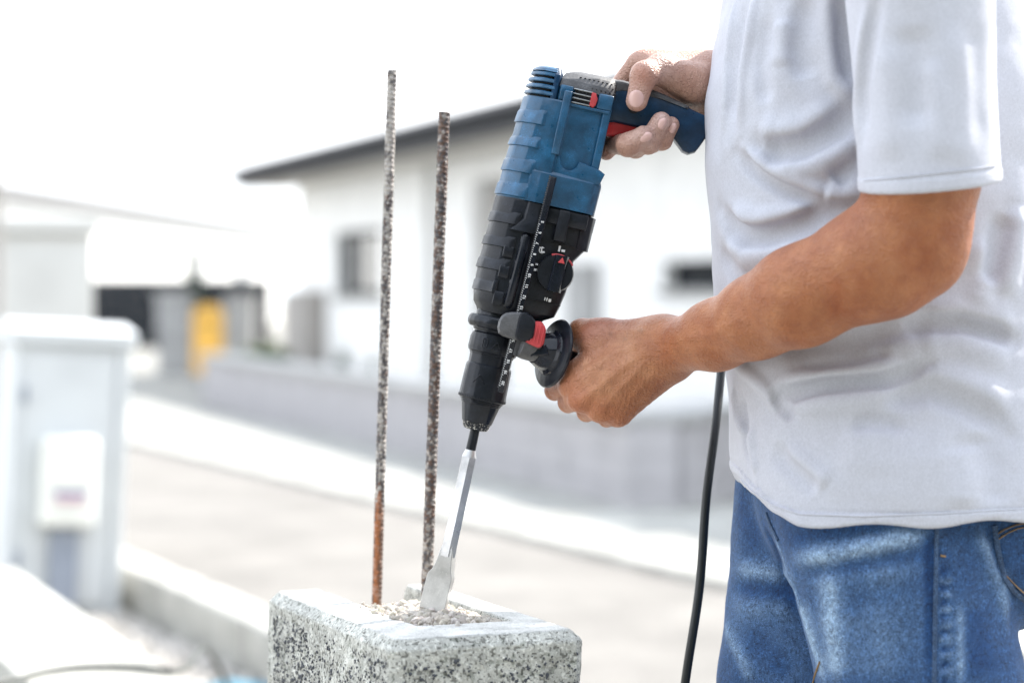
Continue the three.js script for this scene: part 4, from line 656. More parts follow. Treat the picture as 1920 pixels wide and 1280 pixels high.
// ---- jeans
const thighN = blend([capP([1660, 960, 2.368], [1728, 1280, 2.36], 0.106, 0.0965), capP([1728, 1280, 2.36], [1775, 1800, 2.37], 0.0965, 0.078), capP([1775, 1800, 2.37], [1800, 2480, 2.39], 0.078, 0.066)], 0.02);
const thighF = blend([capP([1556, 920, 2.545], [1523, 1280, 2.545], 0.100, 0.096), capP([1523, 1280, 2.545], [1500, 1800, 2.54], 0.096, 0.078), capP([1500, 1800, 2.54], [1530, 2440, 2.54], 0.078, 0.066)], 0.02);
const seatC = P(1850, 1000, 2.45), pelvis = blend([ellipsoid(P(1690, 900, 2.45), [0.15, 0.15, 0.165]), ellipsoid(seatC, [0.115, 0.098, 0.15])], 0.05);
const jeansBase = (x, y, z) => { const a = smin(thighN(x, y, z), pelvis(x, y, z), 0.016), d = smin(a, thighF(x, y, z), 0.012); return Math.max(d, 0.045 - y); };
const jS = [
  stroke(jeansBase, [[1478, 1052], [1566, 1038], [1660, 1018], [1752, 998]], 0.010, 0.0055, 0.55), stroke(jeansBase, [[1500, 1072], [1600, 1056], [1745, 1028]], 0.009, -0.004, -0.12),
  stroke(jeansBase, [[1470, 1010], [1560, 1002], [1700, 992]], 0.010, -0.003, -0.1), stroke(jeansBase, [[1500, 1092], [1620, 1080], [1745, 1062]], 0.010, 0.002, 0.12),
  stroke(jeansBase, [[1352, 1066], [1400, 1066], [1470, 1076], [1500, 1082]], 0.009, 0.004, 0.28), stroke(jeansBase, [[1362, 1100], [1420, 1105], [1500, 1110]], 0.008, -0.006, -0.25),
  stroke(jeansBase, [[1356, 1130], [1420, 1142], [1510, 1140]], 0.010, 0.003, 0.1), stroke(jeansBase, [[1354, 1150], [1366, 1180], [1390, 1228], [1416, 1284]], 0.008, 0.004, 0.3), stroke(jeansBase, [[1400, 1180], [1450, 1230], [1490, 1270]], 0.014, -0.003, -0.1),
  stroke(jeansBase, [[1556, 1060], [1558, 1150], [1566, 1220], [1572, 1285]], 0.014, 0.002, 0.42), stroke(jeansBase, [[1500, 1120], [1525, 1200], [1550, 1285]], 0.016, 0.0, 0.3),
  stroke(jeansBase, [[1440, 968], [1462, 1020], [1482, 1075], [1505, 1140], [1548, 1284]], 0.0045, 0.003, 0.4), stroke(jeansBase, [[1432, 985], [1455, 1040], [1478, 1100], [1498, 1160]], 0.006, -0.006, -0.3),
  stroke(jeansBase, [[1744, 985], [1744, 1060], [1745, 1150], [1745, 1284]], 0.005, -0.003, -0.3), stroke(jeansBase, [[1800, 1130], [1800, 1200], [1802, 1284]], 0.005, 0.002, 0.42),
  stroke(jeansBase, [[1832, 985], [1858, 1040], [1876, 1100], [1890, 1180]], 0.008, 0.003, 0.35), stroke(jeansBase, [[1850, 985], [1866, 1030], [1880, 1080]], 0.005, -0.005, -0.2),
  stroke(jeansBase, [[1640, 1120], [1660, 1200], [1665, 1280]], 0.05, 0.002, 0.12), stroke(jeansBase, [[1700, 1120], [1716, 1200], [1712, 1280]], 0.02, -0.001, -0.08),
  stroke(jeansBase, [[1380, 930], [1400, 980], [1430, 1040]], 0.02, 0, -0.12), stroke(jeansBase, [[1820, 1130], [1830, 1200], [1840, 1284]], 0.022, 0, -0.16),
  ...[1072, 1101, 1128, 1155, 1184, 1214, 1246, 1276].map((y, i) => stroke(jeansBase, [[1762, y], [1780, y + 1]], 0.0058, -0.0034, -0.32)), ...[1087, 1115, 1142, 1170, 1199, 1230, 1261].map((y) => stroke(jeansBase, [[1760, y], [1786, y]], 0.0045, 0.0022, 0.3)),
].filter(Boolean);
const jeansField = (x, y, z) => { let d = jeansBase(x, y, z); if (d > 0.05 || d < -0.05) return d; for (const s of jS) if (s.h) d -= s.h * strokeAt(s, x, y, z); d -= 0.0022 * fbm(x * 26, y * 26, z * 26, 3); return d; };
const jeansColor = (x, y, z, nx, ny, nz) => {
  let f = 0.36 + 0.24 * fbm(x * 14, y * 9, z * 14, 3) + 0.10 * fbm(x * 240, y * 240, z * 240, 2); 
  for (const s of jS) if (s.c) f += 1.9 * s.c * strokeAt(s, x, y, z) * (0.85 + 0.3 * noise(x * 300, y * 300, z * 300));
  const t = clamp(f, 0, 1.1); return [mix(0.014, 0.86, t * t * 0.82), mix(0.098, 1.05, t * t * 0.72 + 0.18 * t), mix(0.34, 1.4, t * t * 0.52 + t * 0.42)];
};
const jeans = part('jeans', polygonize(jeansField, P(1250, 2640, 2.3).map((v, i) => i === 1 ? 0.03 : i === 2 ? -2.74 : v), [0.62, 1.04, -2.2], 0.0052, { slack: 1.8, color: jeansColor, settle: 1 }), M.denim, person);
// seams, pocket and stitching lie on the jeans
function ribbon(f, pxs, w, lift, name, m, parent, thick = 0.0014) {
  const pts = []; for (let i = 0; i < pxs.length - 1; i++) for (let s = 0; s < 8; s++) pts.push([mix(pxs[i][0], pxs[i + 1][0], s / 8), mix(pxs[i][1], pxs[i + 1][1], s / 8)]); pts.push(pxs.at(-1));
  const q = pts.map(([a, b]) => trace(f, a, b)).filter(Boolean), e = 0.002, pos = [], rows = [];
  q.forEach((p, i) => { const n = new THREE.Vector3(f(p[0] + e, p[1], p[2]) - f(p[0] - e, p[1], p[2]), f(p[0], p[1] + e, p[2]) - f(p[0], p[1] - e, p[2]), f(p[0], p[1], p[2] + e) - f(p[0], p[1], p[2] - e)).normalize(), t = V(q[Math.min(i + 1, q.length - 1)]).sub(V(q[Math.max(i - 1, 0)])).normalize(), s = t.clone().cross(n).normalize(); rows.push([[-1, -0.001], [-0.85, lift], [0, lift + thick * 0.3], [0.85, lift], [1, -0.001]].map(([a, b]) => V(p).addScaledVector(s, a * w).addScaledVector(n, b))); });
  for (let i = 0; i < rows.length - 1; i++) for (let k = 0; k < 4; k++) for (const c of [rows[i][k], rows[i + 1][k], rows[i + 1][k + 1], rows[i][k], rows[i + 1][k + 1], rows[i][k + 1]]) pos.push(c.x, c.y, c.z);
  const g = new THREE.BufferGeometry(); g.setAttribute('position', new THREE.Float32BufferAttribute(pos, 3)); g.computeVertexNormals(); return part(name, g, m, parent);
}
ribbon(jeansField, [[1757, 975], [1756, 1060], [1754, 1150], [1753, 1230], [1752, 1300]], 0.0022, 0.0016, 'side_seam', M.denimSeam, jeans);
ribbon(jeansField, [[1763, 1041], [1773, 1043]], 0.0009, 0.0016, 'stitch', M.stitch, jeans);
const pocketPx = [[1866, 985], [1872, 1030], [1884, 1085], [1900, 1106], [1925, 1128]];
ribbon(jeansField, pocketPx, 0.0028, 0.0018, 'pocket_edge', M.denimSeam, jeans);
ribbon(jeansField, [[1866, 1004], [1884, 992], [1905, 984], [1930, 980]], 0.0005, 0.0014, 'stitch', M.stitch, jeans); ribbon(jeansField, [[1868, 1014], [1888, 1000], [1908, 991], [1930, 987]], 0.0005, 0.0014, 'stitch', M.stitch, jeans);
ribbon(jeansField, [[1884, 1076], [1902, 1094], [1926, 1116]], 0.0005, 0.0014, 'stitch', M.stitch, jeans);
ribbon(jeansField, [[1438, 962], [1446, 985], [1460, 1012]], 0.0022, 0.0014, 'fly_seam', M.denimSeam, jeans); ribbon(jeansField, [[1523, 1284], [1530, 1262], [1538, 1240]], 0.0007, 0.0010, 'stitch', M.stitch, jeans);

// ---- t-shirt
const ZD = 2.45, ZC = P(0, 640, ZD)[2];
const yOf = (py) => P(0, py, ZD)[1], xOf = (px) => P(px, 640, ZD)[0];
const frontX = table([[-140, 1440], [-60, 1385], [0, 1357], [100, 1340], [200, 1327], [300, 1325], [400, 1331], [500, 1339], [600, 1346], [700, 1364], [760, 1371], [830, 1374], [880, 1376], [940, 1378], [1010, 1382]].map(([py, px]) => [-yOf(py), xOf(px)]));
const backX = table([[-140, 1820], [-60, 1890], [0, 1925], [200, 1955], [400, 1968], [700, 1988], [1010, 2005]].map(([py, px]) => [-yOf(py), xOf(px)]));
const halfZ = table([[-140, 0.125], [-60, 0.142], [0, 0.148], [200, 0.152], [500, 0.154], [620, 0.158], [760, 0.178], [900, 0.198], [1010, 0.202]].map(([py, v]) => [-yOf(py), v]));
const TOPY = yOf(-120);
const torsoAt = (x, y, z, in_ = 0) => {
  const a = frontX(-y) + in_, b = backX(-y) - in_, rz = halfZ(-y) - in_, cx = (a + b) / 2, rx = (b - a) / 2, u = Math.abs(x - cx) / rx, v = Math.abs(z - ZC) / rz, k = Math.pow(Math.pow(u, 2.5) + Math.pow(v, 2.5), 0.4);
  return (k - 1) * Math.min(rx, rz) * 0.93;
};
const shoulders = capsule([P(1690, -60, 2.23)[0], yOf(-75), -2.225], [P(1690, -60, 2.23)[0], yOf(-75), -2.67], 0.062, 0.062);
const hemY = table([[0.2248, 0.914], [0.236, 0.899], [0.252, 0.8855], [0.273, 0.878], [0.329, 0.8795], [0.487, 0.884], [0.55, 0.886]]);   // the hem dips at the side
const slA = P(1722, -85, 2.215), slB = P(1748, 352, 2.205), sleeveL = capsule(slA, P(1748, 420, 2.205), 0.070, 0.0585), sleeveR = capsule([slA[0], slA[1], -2.67], [slA[0] - 0.05, slA[1] - 0.22, -2.72], 0.070, 0.06);
const slCut = (() => { const p = P(1620, 362, 2.2), q = P(1872, 339, 2.2); const t = V(q).sub(V(p)).normalize(), n = new THREE.Vector3(0, 0, 1).cross(t).normalize(); if (n.y > 0) n.negate(); n.z = -0.12; n.normalize(); return { p, n }; })();   // points down along the arm
const past = (x, y, z) => (x - slCut.p[0]) * slCut.n.x + (y - slCut.p[1]) * slCut.n.y + (z - slCut.p[2]) * slCut.n.z;
const torsoTop = (x, y, z) => smax(torsoAt(x, y, z), y - TOPY, 0.06);
const shirtBody = (x, y, z) => smin(torsoTop(x, y, z), shoulders(x, y, z), 0.05);
const sleeve = (x, y, z) => { const q = past(x, y, z), flare = 0.004 * sstep(-0.1, 0, q); return Math.max(sleeveL(x, y, z) - flare, q * 0.98); };
const shirtBase = (x, y, z) => smin(smin(shirtBody(x, y, z), sleeve(x, y, z), 0.012), Math.max(sleeveR(x, y, z), slA[1] - 0.23 - y), 0.02);
const b0 = shirtBody, s0 = sleeve;
const bodyFolds = [
  [[[1418, -20], [1404, 60], [1390, 150], [1388, 250]], 0.006, 0.004], [[[1396, 0], [1380, 110], [1372, 230]], 0.008, -0.003], [[[1378, -10], [1362, 120], [1356, 260]], 0.006, 0.003], [[[1440, 20], [1428, 120], [1436, 200]], 0.009, -0.0035],
  [[[1512, -10], [1500, 90], [1512, 150]], 0.011, -0.005], [[[1470, 30], [1468, 130]], 0.011, 0.003], [[[1552, -20], [1556, 90], [1566, 150], [1600, 186]], 0.008, 0.006], [[[1580, -20], [1582, 80], [1592, 150]], 0.008, -0.010],
  [[[1428, 272], [1468, 284], [1510, 276], [1560, 246], [1612, 200]], 0.012, -0.0115], [[[1420, 240], [1460, 250], [1510, 238], [1580, 190]], 0.012, 0.004], [[[1440, 304], [1500, 316], [1560, 296], [1625, 262]], 0.014, 0.006],
  [[[1382, 288], [1415, 318], [1445, 338], [1490, 360], [1545, 384]], 0.0075, -0.0065], [[[1396, 278], [1440, 318], [1500, 344], [1556, 366]], 0.007, 0.006], [[[1560, 340], [1590, 310], [1622, 280]], 0.012, -0.005], [[[1545, 360], [1580, 370], [1625, 350]], 0.012, 0.005],
  [[[1352, 392], [1372, 424], [1400, 442], [1440, 440], [1490, 424], [1545, 400], [1625, 384]], 0.011, -0.0115], [[[1372, 396], [1420, 416], [1480, 404], [1535, 382]], 0.010, 0.007], [[[1360, 440], [1400, 476], [1460, 474], [1540, 438]], 0.014, 0.005],
  [[[1348, 470], [1378, 520], [1420, 540]], 0.010, -0.004], [[[1520, 450], [1500, 480], [1470, 500]], 0.008, -0.003],
  [[[1452, 742], [1490, 736], [1540, 724], [1600, 718], [1655, 713], [1700, 701], [1740, 684]], 0.0075, -0.0115], [[[1460, 716], [1540, 702], [1620, 696], [1700, 680]], 0.010, 0.006], [[[1470, 764], [1560, 752], [1640, 742], [1720, 722]], 0.012, 0.005],
  [[[1650, 752], [1700, 740], [1745, 733], [1800, 752], [1850, 778], [1895, 815]], 0.0105, -0.010], [[[1700, 706], [1760, 704], [1830, 728], [1900, 764]], 0.016, 0.0035],
  [[[1368, 672], [1405, 700], [1440, 736], [1468, 776]], 0.0075, 0.0055], [[[1450, 740], [1462, 762], [1490, 778]], 0.006, -0.006], [[[1388, 740], [1396, 800], [1404, 860]], 0.008, -0.0065], [[[1374, 720], [1384, 790], [1420, 850]], 0.006, 0.0045], [[[1410, 800], [1412, 850], [1420, 890]], 0.006, 0.004],
  [[[1448, 838], [1490, 880], [1535, 922]], 0.010, -0.0035], [[[1470, 832], [1520, 880], [1560, 906]], 0.010, 0.003], [[[1596, 802], [1630, 792], [1660, 792], [1700, 804]], 0.008, -0.0035],
  [[[1690, 622], [1745, 606], [1800, 606], [1860, 622], [1900, 640]], 0.009, -0.0085], [[[1720, 590], [1790, 582], [1850, 592], [1910, 616]], 0.014, 0.0035], [[[1720, 650], [1800, 646], [1900, 676]], 0.014, 0.005],
  [[[1840, 800], [1858, 870], [1866, 960]], 0.026, -0.0035], [[[1800, 830], [1816, 890], [1822, 960]], 0.024, 0.0025], [[[1890, 400], [1870, 470], [1850, 540]], 0.014, -0.006], [[[1912, 380], [1900, 470], [1880, 560]], 0.012, 0.006], [[[1830, 440], [1846, 520], [1830, 580]], 0.014, 0.004],
  [[[1440, 630], [1520, 640], [1600, 640], [1700, 610]], 0.016, -0.006], [[[1560, 820], [1700, 850], [1800, 850]], 0.03, 0.003], [[[1590, 670], [1690, 650], [1770, 646]], 0.012, 0.004], [[[1500, 690], [1600, 672], [1680, 660]], 0.009, -0.004],
].map(([p, w, h]) => stroke(b0, p, w * 0.9, h * (h < 0 ? 2.3 : 1.8))).filter(Boolean);
const sleeveFolds = [
  [[[1648, -20], [1632, 70], [1620, 170], [1622, 260]], 0.0065, -0.0055], [[[1628, 0], [1612, 100], [1606, 200], [1612, 290]], 0.006, 0.003], [[[1712, 40], [1722, 140], [1716, 250]], 0.014, -0.0045], [[[1786, 30], [1798, 140], [1800, 250], [1798, 320]], 0.014, 0.0026], [[[1828, 30], [1830, 150], [1832, 280]], 0.014, -0.0016],
  [[[1668, 60], [1672, 200], [1668, 310]], 0.016, 0.003], [[[1740, 100], [1760, 200], [1762, 310]], 0.010, 0.003], 
].map(([p, w, h]) => stroke(s0, p, w * 1.15, h * 1.6)).filter(Boolean);
const shirtField = (x, y, z) => {
  let body = shirtBody(x, y, z), arm = sleeveL(x, y, z) - 0.004 * sstep(-0.1, 0, past(x, y, z)), armIn = arm, bodyIn = body;
  if (Math.abs(body) < 0.05) { for (const s of bodyFolds) body -= s.h * strokeAt(s, x, y, z); body -= 0.0040 * fbm(x * 13 + 2, y * 17, z * 13, 3); const hem = y - hemY(x); body -= 0.0012 * sstep(0.0125, 0.0105, hem) * sstep(-0.02, 0, hem) + 0.0007 * Math.exp(-((hem - 0.0125) ** 2) / 0.000004) * -1; }
  if (Math.abs(arm) < 0.05) { const q = past(x, y, z); for (const s of sleeveFolds) arm -= s.h * strokeAt(s, x, y, z); arm -= 0.0026 * fbm(x * 15 + 7, y * 11, z * 15, 3) * (1 - sstep(-0.03, 0, q)); armIn = arm; arm = smax(arm - 0.0012 * sstep(-0.0135, -0.0115, q), q, 0.004); }
  if (Math.abs(arm) >= 0.05) arm = Math.max(arm, past(x, y, z));
  // hollow: the sleeve and the hem are open
  bodyIn = body;
  const hemD = hemY(x) + 0.0025 * Math.sin(x * 60) - y; body = smax(body, hemD, 0.003);
  let d = smin(body, arm, 0.008); d = smin(d, Math.max(sleeveR(x, y, z), slA[1] - 0.23 - y), 0.02);
  const q = past(x, y, z); if (q > -0.075) d = smax(d, -Math.max(armIn + 0.0085, -0.07 - q), 0.003);
  if (y < hemY(x) + 0.06) d = smax(d, -Math.max(bodyIn + 0.0090, y - hemY(x) - 0.045), 0.003);
  // neck opening
  const nk = Math.hypot((x - NECK[0]) / 0.078, (z - NECK[2]) / 0.088) - 1; if (y > TOPY - 0.02) d = smax(d, -nk * 0.08, 0.004);
  return d;
};
const NECK = [P(1660, -120, ZD)[0], yOf(-150), ZC];
part('t_shirt', polygonize(shirtField, [xOf(1290), hemY(0.4) - 0.04, -2.80], [0.60, yOf(-90) + 0.10, -2.11], 0.0034, { slack: 1.9, settle: 1 }), M.shirt, person);

const shirtPart = person.children[person.children.length - 1];
ribbon(shirtField, [[1390, 898], [1410, 920], [1450, 947], [1500, 964], [1620, 968], [1760, 963], [1880, 956], [1925, 954]], 0.0007, 0.0009, 'hem_seam', M.shirt, shirtPart, 0.0006);
ribbon(shirtField, [[1621, 338], [1680, 333], [1760, 324], [1830, 316], [1868, 310]], 0.0007, 0.0009, 'hem_seam', M.shirt, shirtPart, 0.0006);

// ---- skin: both arms and hands, neck and head, one body
const K = (list, k) => blend(list, k);
const armL = K([capP([1735, -60, 2.205], [1728, 330, 2.205], 0.051, 0.0505), capP([1728, 330, 2.205], [1719, 436, 2.215], 0.0505, 0.0445), capP([1715, 445, 2.216], [1640, 492, 2.226], 0.0455, 0.0490), capP([1640, 492, 2.226], [1500, 556, 2.262], 0.0500, 0.0440), capP([1500, 556, 2.262], [1420, 594, 2.306], 0.0440, 0.0368), capP([1420, 594, 2.306], [1345, 628, 2.352], 0.0368, 0.0308), capP([1345, 628, 2.352], [1262, 652, 2.408], 0.0312, 0.0272)], 0.02);
const elbow = K([capP([1742, 420, 2.21], [1736, 492, 2.216], 0.032, 0.0245), capP([1736, 492, 2.216], [1690, 510, 2.222], 0.0245, 0.034)], 0.02);
const handPalmL = K([
  capP([1240, 645, 2.425], [1088, 700, 2.452], 0.0235, 0.0160), capP([1240, 655, 2.42], [1102, 736, 2.442], 0.025, 0.0165), capP([1240, 665, 2.42], [1134, 758, 2.442], 0.025, 0.0158), capP([1244, 674, 2.428], [1164, 768, 2.448], 0.0235, 0.0148),
  capP([1240, 640, 2.432], [1120, 634, 2.455], 0.023, 0.0185),
], 0.018);
const knucklesL = K([ellipsoid(P(1074, 724, 2.452), [0.0140, 0.0140, 0.013]), ellipsoid(P(1091, 750, 2.438), [0.0140, 0.0135, 0.0125]), ellipsoid(P(1126, 768, 2.440), [0.0135, 0.0130, 0.0125]), ellipsoid(P(1158, 778, 2.449), [0.0125, 0.0120, 0.012])], 0.003);
const fingersL = K([
  capP([1074, 722, 2.456], [1040, 732, 2.492], 0.0125, 0.0105), capP([1040, 732, 2.492], [1050, 726, 2.516], 0.0105, 0.0095), capP([1050, 726, 2.516], [1075, 700, 2.530], 0.0095, 0.0085),
  capP([1090, 748, 2.442], [1066, 754, 2.474], 0.0122, 0.0106), capP([1066, 754, 2.474], [1080, 750, 2.512], 0.0106, 0.0098), capP([1080, 750, 2.512], [1108, 722, 2.530], 0.0098, 0.0085),
  capP([1124, 766, 2.444], [1100, 772, 2.476], 0.0118, 0.0102), capP([1100, 772, 2.476], [1114, 764, 2.516], 0.0102, 0.0095), capP([1114, 764, 2.516], [1142, 732, 2.535], 0.0095, 0.0085),
  capP([1156, 776, 2.45], [1138, 784, 2.482], 0.0108, 0.0094), capP([1138, 784, 2.482], [1150, 772, 2.516], 0.0094, 0.0086), capP([1150, 772, 2.516], [1172, 742, 2.536], 0.0086, 0.0078),
], 0.0022);
const thumbL = K([capP([1130, 634, 2.452], [1092, 626, 2.470], 0.0185, 0.0150), capP([1092, 626, 2.470], [1082, 634, 2.505], 0.0150, 0.0115), capP([1082, 634, 2.505], [1086, 668, 2.53], 0.0115, 0.0095)], 0.006);
const bodyL = (x, y, z) => { let d = x > 0.2 ? smin(armL(x, y, z), elbow(x, y, z), 0.02) : armL(x, y, z); let h = x > 0.23 ? 9 : 0; if (h === 0) { h = smin(handPalmL(x, y, z), fingersL(x, y, z), 0.004); h = smin(h, knucklesL(x, y, z), 0.005); h = smin(h, thumbL(x, y, z), 0.010); d = smin(d, h, 0.018); } if (d < 0.02) { d -= 0.0005 * fbm(x * 60, y * 60, z * 60, 3) + 0.0010 * fbm(x * 22, y * 22, z * 22, 2); if (handLines && x < 0.22) { for (const s of handLines) d -= s.h * strokeAt(s, x, y, z); const a = (x - WR[0]) * 0.93 + (y - WR[1]) * -0.1 + (z - WR[2]) * 0.3 + 0.003 * noise(x * 50, y * 50, z * 50) + 0.25 * (y - WR[1]) ** 2 * 10, m = Math.exp(-(((x - WR[0] + 0.012) / 0.024) ** 2)); if (m > 0.02) d -= 0.00042 * m * Math.sin(a / 0.0042 * 6.2832) * (0.6 + 0.6 * noise(x * 120, y * 40, z * 120)); } } return d; };
let handLines = null; const WR = P(1225, 655, 2.40);
handLines = [[[[1215, 636], [1150, 662], [1092, 700], [1076, 716]], 0.0045, 0.0016], [[[1218, 652], [1160, 694], [1112, 732], [1094, 746]], 0.0045, 0.0018], [[[1220, 668], [1180, 712], [1140, 752], [1128, 764]], 0.0042, 0.0016], [[[1130, 706], [1104, 724], [1092, 734]], 0.006, -0.0014], [[[1160, 730], [1134, 750]], 0.006, -0.0014], [[[1100, 690], [1082, 704]], 0.006, -0.0012], [[[1200, 628], [1150, 640], [1110, 660]], 0.006, -0.0016], [[[1240, 690], [1205, 720], [1180, 756]], 0.004, 0.0009], [[[1230, 628], [1190, 620], [1140, 622]], 0.0045, 0.0011], [[[1400, 590], [1330, 628], [1270, 640]], 0.004, 0.0008], [[[1074, 742], [1084, 732], [1092, 736]], 0.003, -0.0012], [[[1108, 764], [1112, 750], [1118, 752]], 0.003, -0.0014], [[[1140, 780], [1144, 766], [1150, 764]], 0.003, -0.0014]].map(([p, w, h]) => stroke(bodyL, p, w, h)).filter(Boolean);
// right hand on the pistol grip
const fingersR = K([
  capP([1196, 122, 2.522], [1150, 178, 2.532], 0.0125, 0.0112), capP([1150, 178, 2.532], [1142, 250, 2.523], 0.0112, 0.0098), capP([1142, 250, 2.523], [1137, 285, 2.500], 0.0098, 0.0085),
], 0.005);
const midR = K([capP([1216, 135, 2.532], [1176, 215, 2.536], 0.0125, 0.0115), capP([1176, 215, 2.536], [1146, 268, 2.504], 0.0115, 0.0108), capP([1146, 268, 2.504], [1178, 272, 2.452], 0.0108, 0.0112), capP([1178, 272, 2.452], [1206, 256, 2.445], 0.0112, 0.0110)], 0.006);
const ringR = K([capP([1240, 150, 2.534], [1212, 232, 2.534], 0.0122, 0.011), capP([1212, 232, 2.534], [1192, 276, 2.494], 0.011, 0.0104), capP([1192, 276, 2.494], [1216, 268, 2.455], 0.0104, 0.0108), capP([1216, 268, 2.455], [1240, 228, 2.448], 0.0108, 0.0102)], 0.006);
const litR = K([capP([1258, 168, 2.532], [1240, 232, 2.53], 0.0108, 0.0096), capP([1240, 232, 2.53], [1222, 270, 2.49], 0.0096, 0.009), capP([1222, 270, 2.49], [1242, 264, 2.462], 0.009, 0.0092), capP([1242, 264, 2.462], [1258, 234, 2.457], 0.0092, 0.0086)], 0.005);
const thumbR = K([capP([1300, 158, 2.485], [1238, 130, 2.470], 0.0215, 0.0150), capP([1238, 130, 2.470], [1208, 140, 2.452], 0.0150, 0.0128), capP([1208, 140, 2.452], [1194, 188, 2.447], 0.0128, 0.0110)], 0.007);
const palmR = K([capP([1316, 150, 2.525], [1206, 122, 2.522], 0.027, 0.0165), capP([1316, 160, 2.53], [1226, 140, 2.532], 0.028, 0.0165), capP([1316, 170, 2.532], [1250, 158, 2.534], 0.028, 0.016), capP([1316, 176, 2.53], [1266, 176, 2.53], 0.028, 0.016), capP([1300, 160, 2.505], [1240, 126, 2.492], 0.024, 0.012)], 0.022);
const armR = K([capP([1322, 160, 2.53], [1420, 178, 2.62], 0.029, 0.036), capP([1420, 178, 2.62], [1590, 240, 2.73], 0.038, 0.047), capP([1590, 240, 2.73], [1680, -60, 2.67], 0.046, 0.050)], 0.02);
const bodyR = (x, y, z) => { let d = smin(armR(x, y, z), palmR(x, y, z), 0.02); d = smin(d, thumbR(x, y, z), 0.011); for (const f of [fingersR, midR, ringR, litR]) d = smin(d, f(x, y, z), 0.0035); if (d < 0.02) d -= 0.0006 * fbm(x * 70, y * 70, z * 70, 3) + 0.0007 * fbm(x * 22, y * 22, z * 22, 2); return d; };
const headC = P(1610, -420, ZD), hd = (a, b, c) => [headC[0] + a, headC[1] + b, headC[2] + c];
const bodyT = (x, y, z) => {
  let d = Math.max(torsoAt(x, y, z, 0.016), y - TOPY + 0.02, yOf(860) - y); d = smin(d, capsule([shoulders0[0], shoulders0[1] - 0.01, -2.24], [shoulders0[0], shoulders0[1] - 0.01, -2.65], 0.05, 0.05)(x, y, z), 0.04);
  d = smin(d, capsule([NECK[0] + 0.01, NECK[1] - 0.05, ZC], hd(0.03, -0.08, 0), 0.062, 0.056)(x, y, z), 0.03);
  let h = smin(ellipsoid(hd(0.01, 0.035, 0), [0.098, 0.102, 0.076])(x, y, z), ellipsoid(hd(-0.028, -0.045, 0), [0.066, 0.072, 0.058])(x, y, z), 0.04);
  h = smin(h, capsule(hd(-0.088, 0.012, 0), hd(-0.112, -0.022, 0), 0.010, 0.0145)(x, y, z), 0.014);                                                                       // nose
  for (const s of [-1, 1]) { h = smin(h, capsule(hd(-0.083, 0.026, s * 0.02), hd(-0.074, 0.028, s * 0.045), 0.009, 0.008)(x, y, z), 0.012); h = smax(h, -ellipsoid(hd(-0.090, 0.008, s * 0.032), [0.016, 0.012, 0.014])(x, y, z), 0.01); h = smin(h, ellipsoid(hd(-0.078, 0.008, s * 0.032), [0.012, 0.011, 0.012])(x, y, z), 0.003); h = smin(h, ellipsoid(hd(0.018, 0.0, s * 0.076), [0.02, 0.032, 0.009])(x, y, z), 0.006); }   // brows, eyes, ears
  h = smin(h, capsule(hd(-0.092, -0.052, -0.018), hd(-0.092, -0.052, 0.018), 0.007, 0.007)(x, y, z), 0.006); h = smin(h, capsule(hd(-0.090, -0.064, -0.014), hd(-0.090, -0.064, 0.014), 0.008, 0.008)(x, y, z), 0.005);   // lips
  return smin(d, h, 0.02);
};
const shoulders0 = [P(1690, -60, 2.23)[0], yOf(-75)];
const tan = (x, y, z) => { const a = fbm(x * 30, y * 30, z * 30, 3), b = fbm(x * 9, y * 9, z * 9, 2); const e = fbm(x * 75 + 3, y * 75, z * 75, 2); return [0.40 + 0.08 * a + 0.06 * b + 0.03 * e, 0.142 + 0.055 * a + 0.03 * b + 0.03 * e, 0.052 + 0.03 * a + 0.012 * b + 0.018 * e]; };
const spotsL = [[1102, 640, 2.43, 0.024, [0.34, 0.115, 0.085]], [1150, 622, 2.43, 0.03, [0.40, 0.17, 0.125]], [1190, 650, 2.42, 0.03, [0.55, 0.29, 0.17]], [1090, 680, 2.43, 0.022, [0.5, 0.24, 0.16]], [1054, 712, 2.445, 0.018, [0.55, 0.22, 0.12]], [1084, 748, 2.43, 0.016, [0.55, 0.20, 0.10]], [1120, 766, 2.435, 0.016, [0.54, 0.20, 0.095]], [1152, 782, 2.44, 0.016, [0.5, 0.185, 0.085]], [1125, 690, 2.42, 0.03, [0.56, 0.27, 0.14]]].map(([a, b, d, r, c]) => [P(a, b, d), r, c]);
const molesL = [[1146, 626, 2.42], [1128, 690, 2.42], [1172, 636, 2.42], [1200, 620, 2.42], [1560, 640, 2.3]].map((a) => P(...a));
const skinL = (x, y, z) => { let c = tan(x, y, z); for (const [p, r, k] of spotsL) { const w = 1.0 * Math.exp(-((x - p[0]) ** 2 + (y - p[1]) ** 2 + (z - p[2]) ** 2) / (r * r)) * (0.75 + 0.6 * fbm(x * 80, y * 80, z * 80, 2)); c = c.map((v, i) => mix(v, k[i], clamp(w))); } for (const p of molesL) { const w = Math.exp(-((x - p[0]) ** 2 + (y - p[1]) ** 2) / 0.0000045); c = c.map((v) => v * (1 - 0.25 * w)); } return c; };
const dustR = [[1192, 190, 2.44, 0.012, [0.62, 0.42, 0.36]], [1206, 262, 2.44, 0.016, [0.62, 0.44, 0.40]], [1242, 226, 2.44, 0.012, [0.64, 0.47, 0.45]], [1208, 140, 2.44, 0.012, [0.46, 0.20, 0.14]], [1238, 126, 2.46, 0.018, [0.6, 0.42, 0.37]], [1185, 276, 2.445, 0.010, [0.46, 0.26, 0.2]], [1258, 236, 2.45, 0.009, [0.62, 0.42, 0.38]]].map(([a, b, d, r, c]) => [P(a, b, d), r, c]);
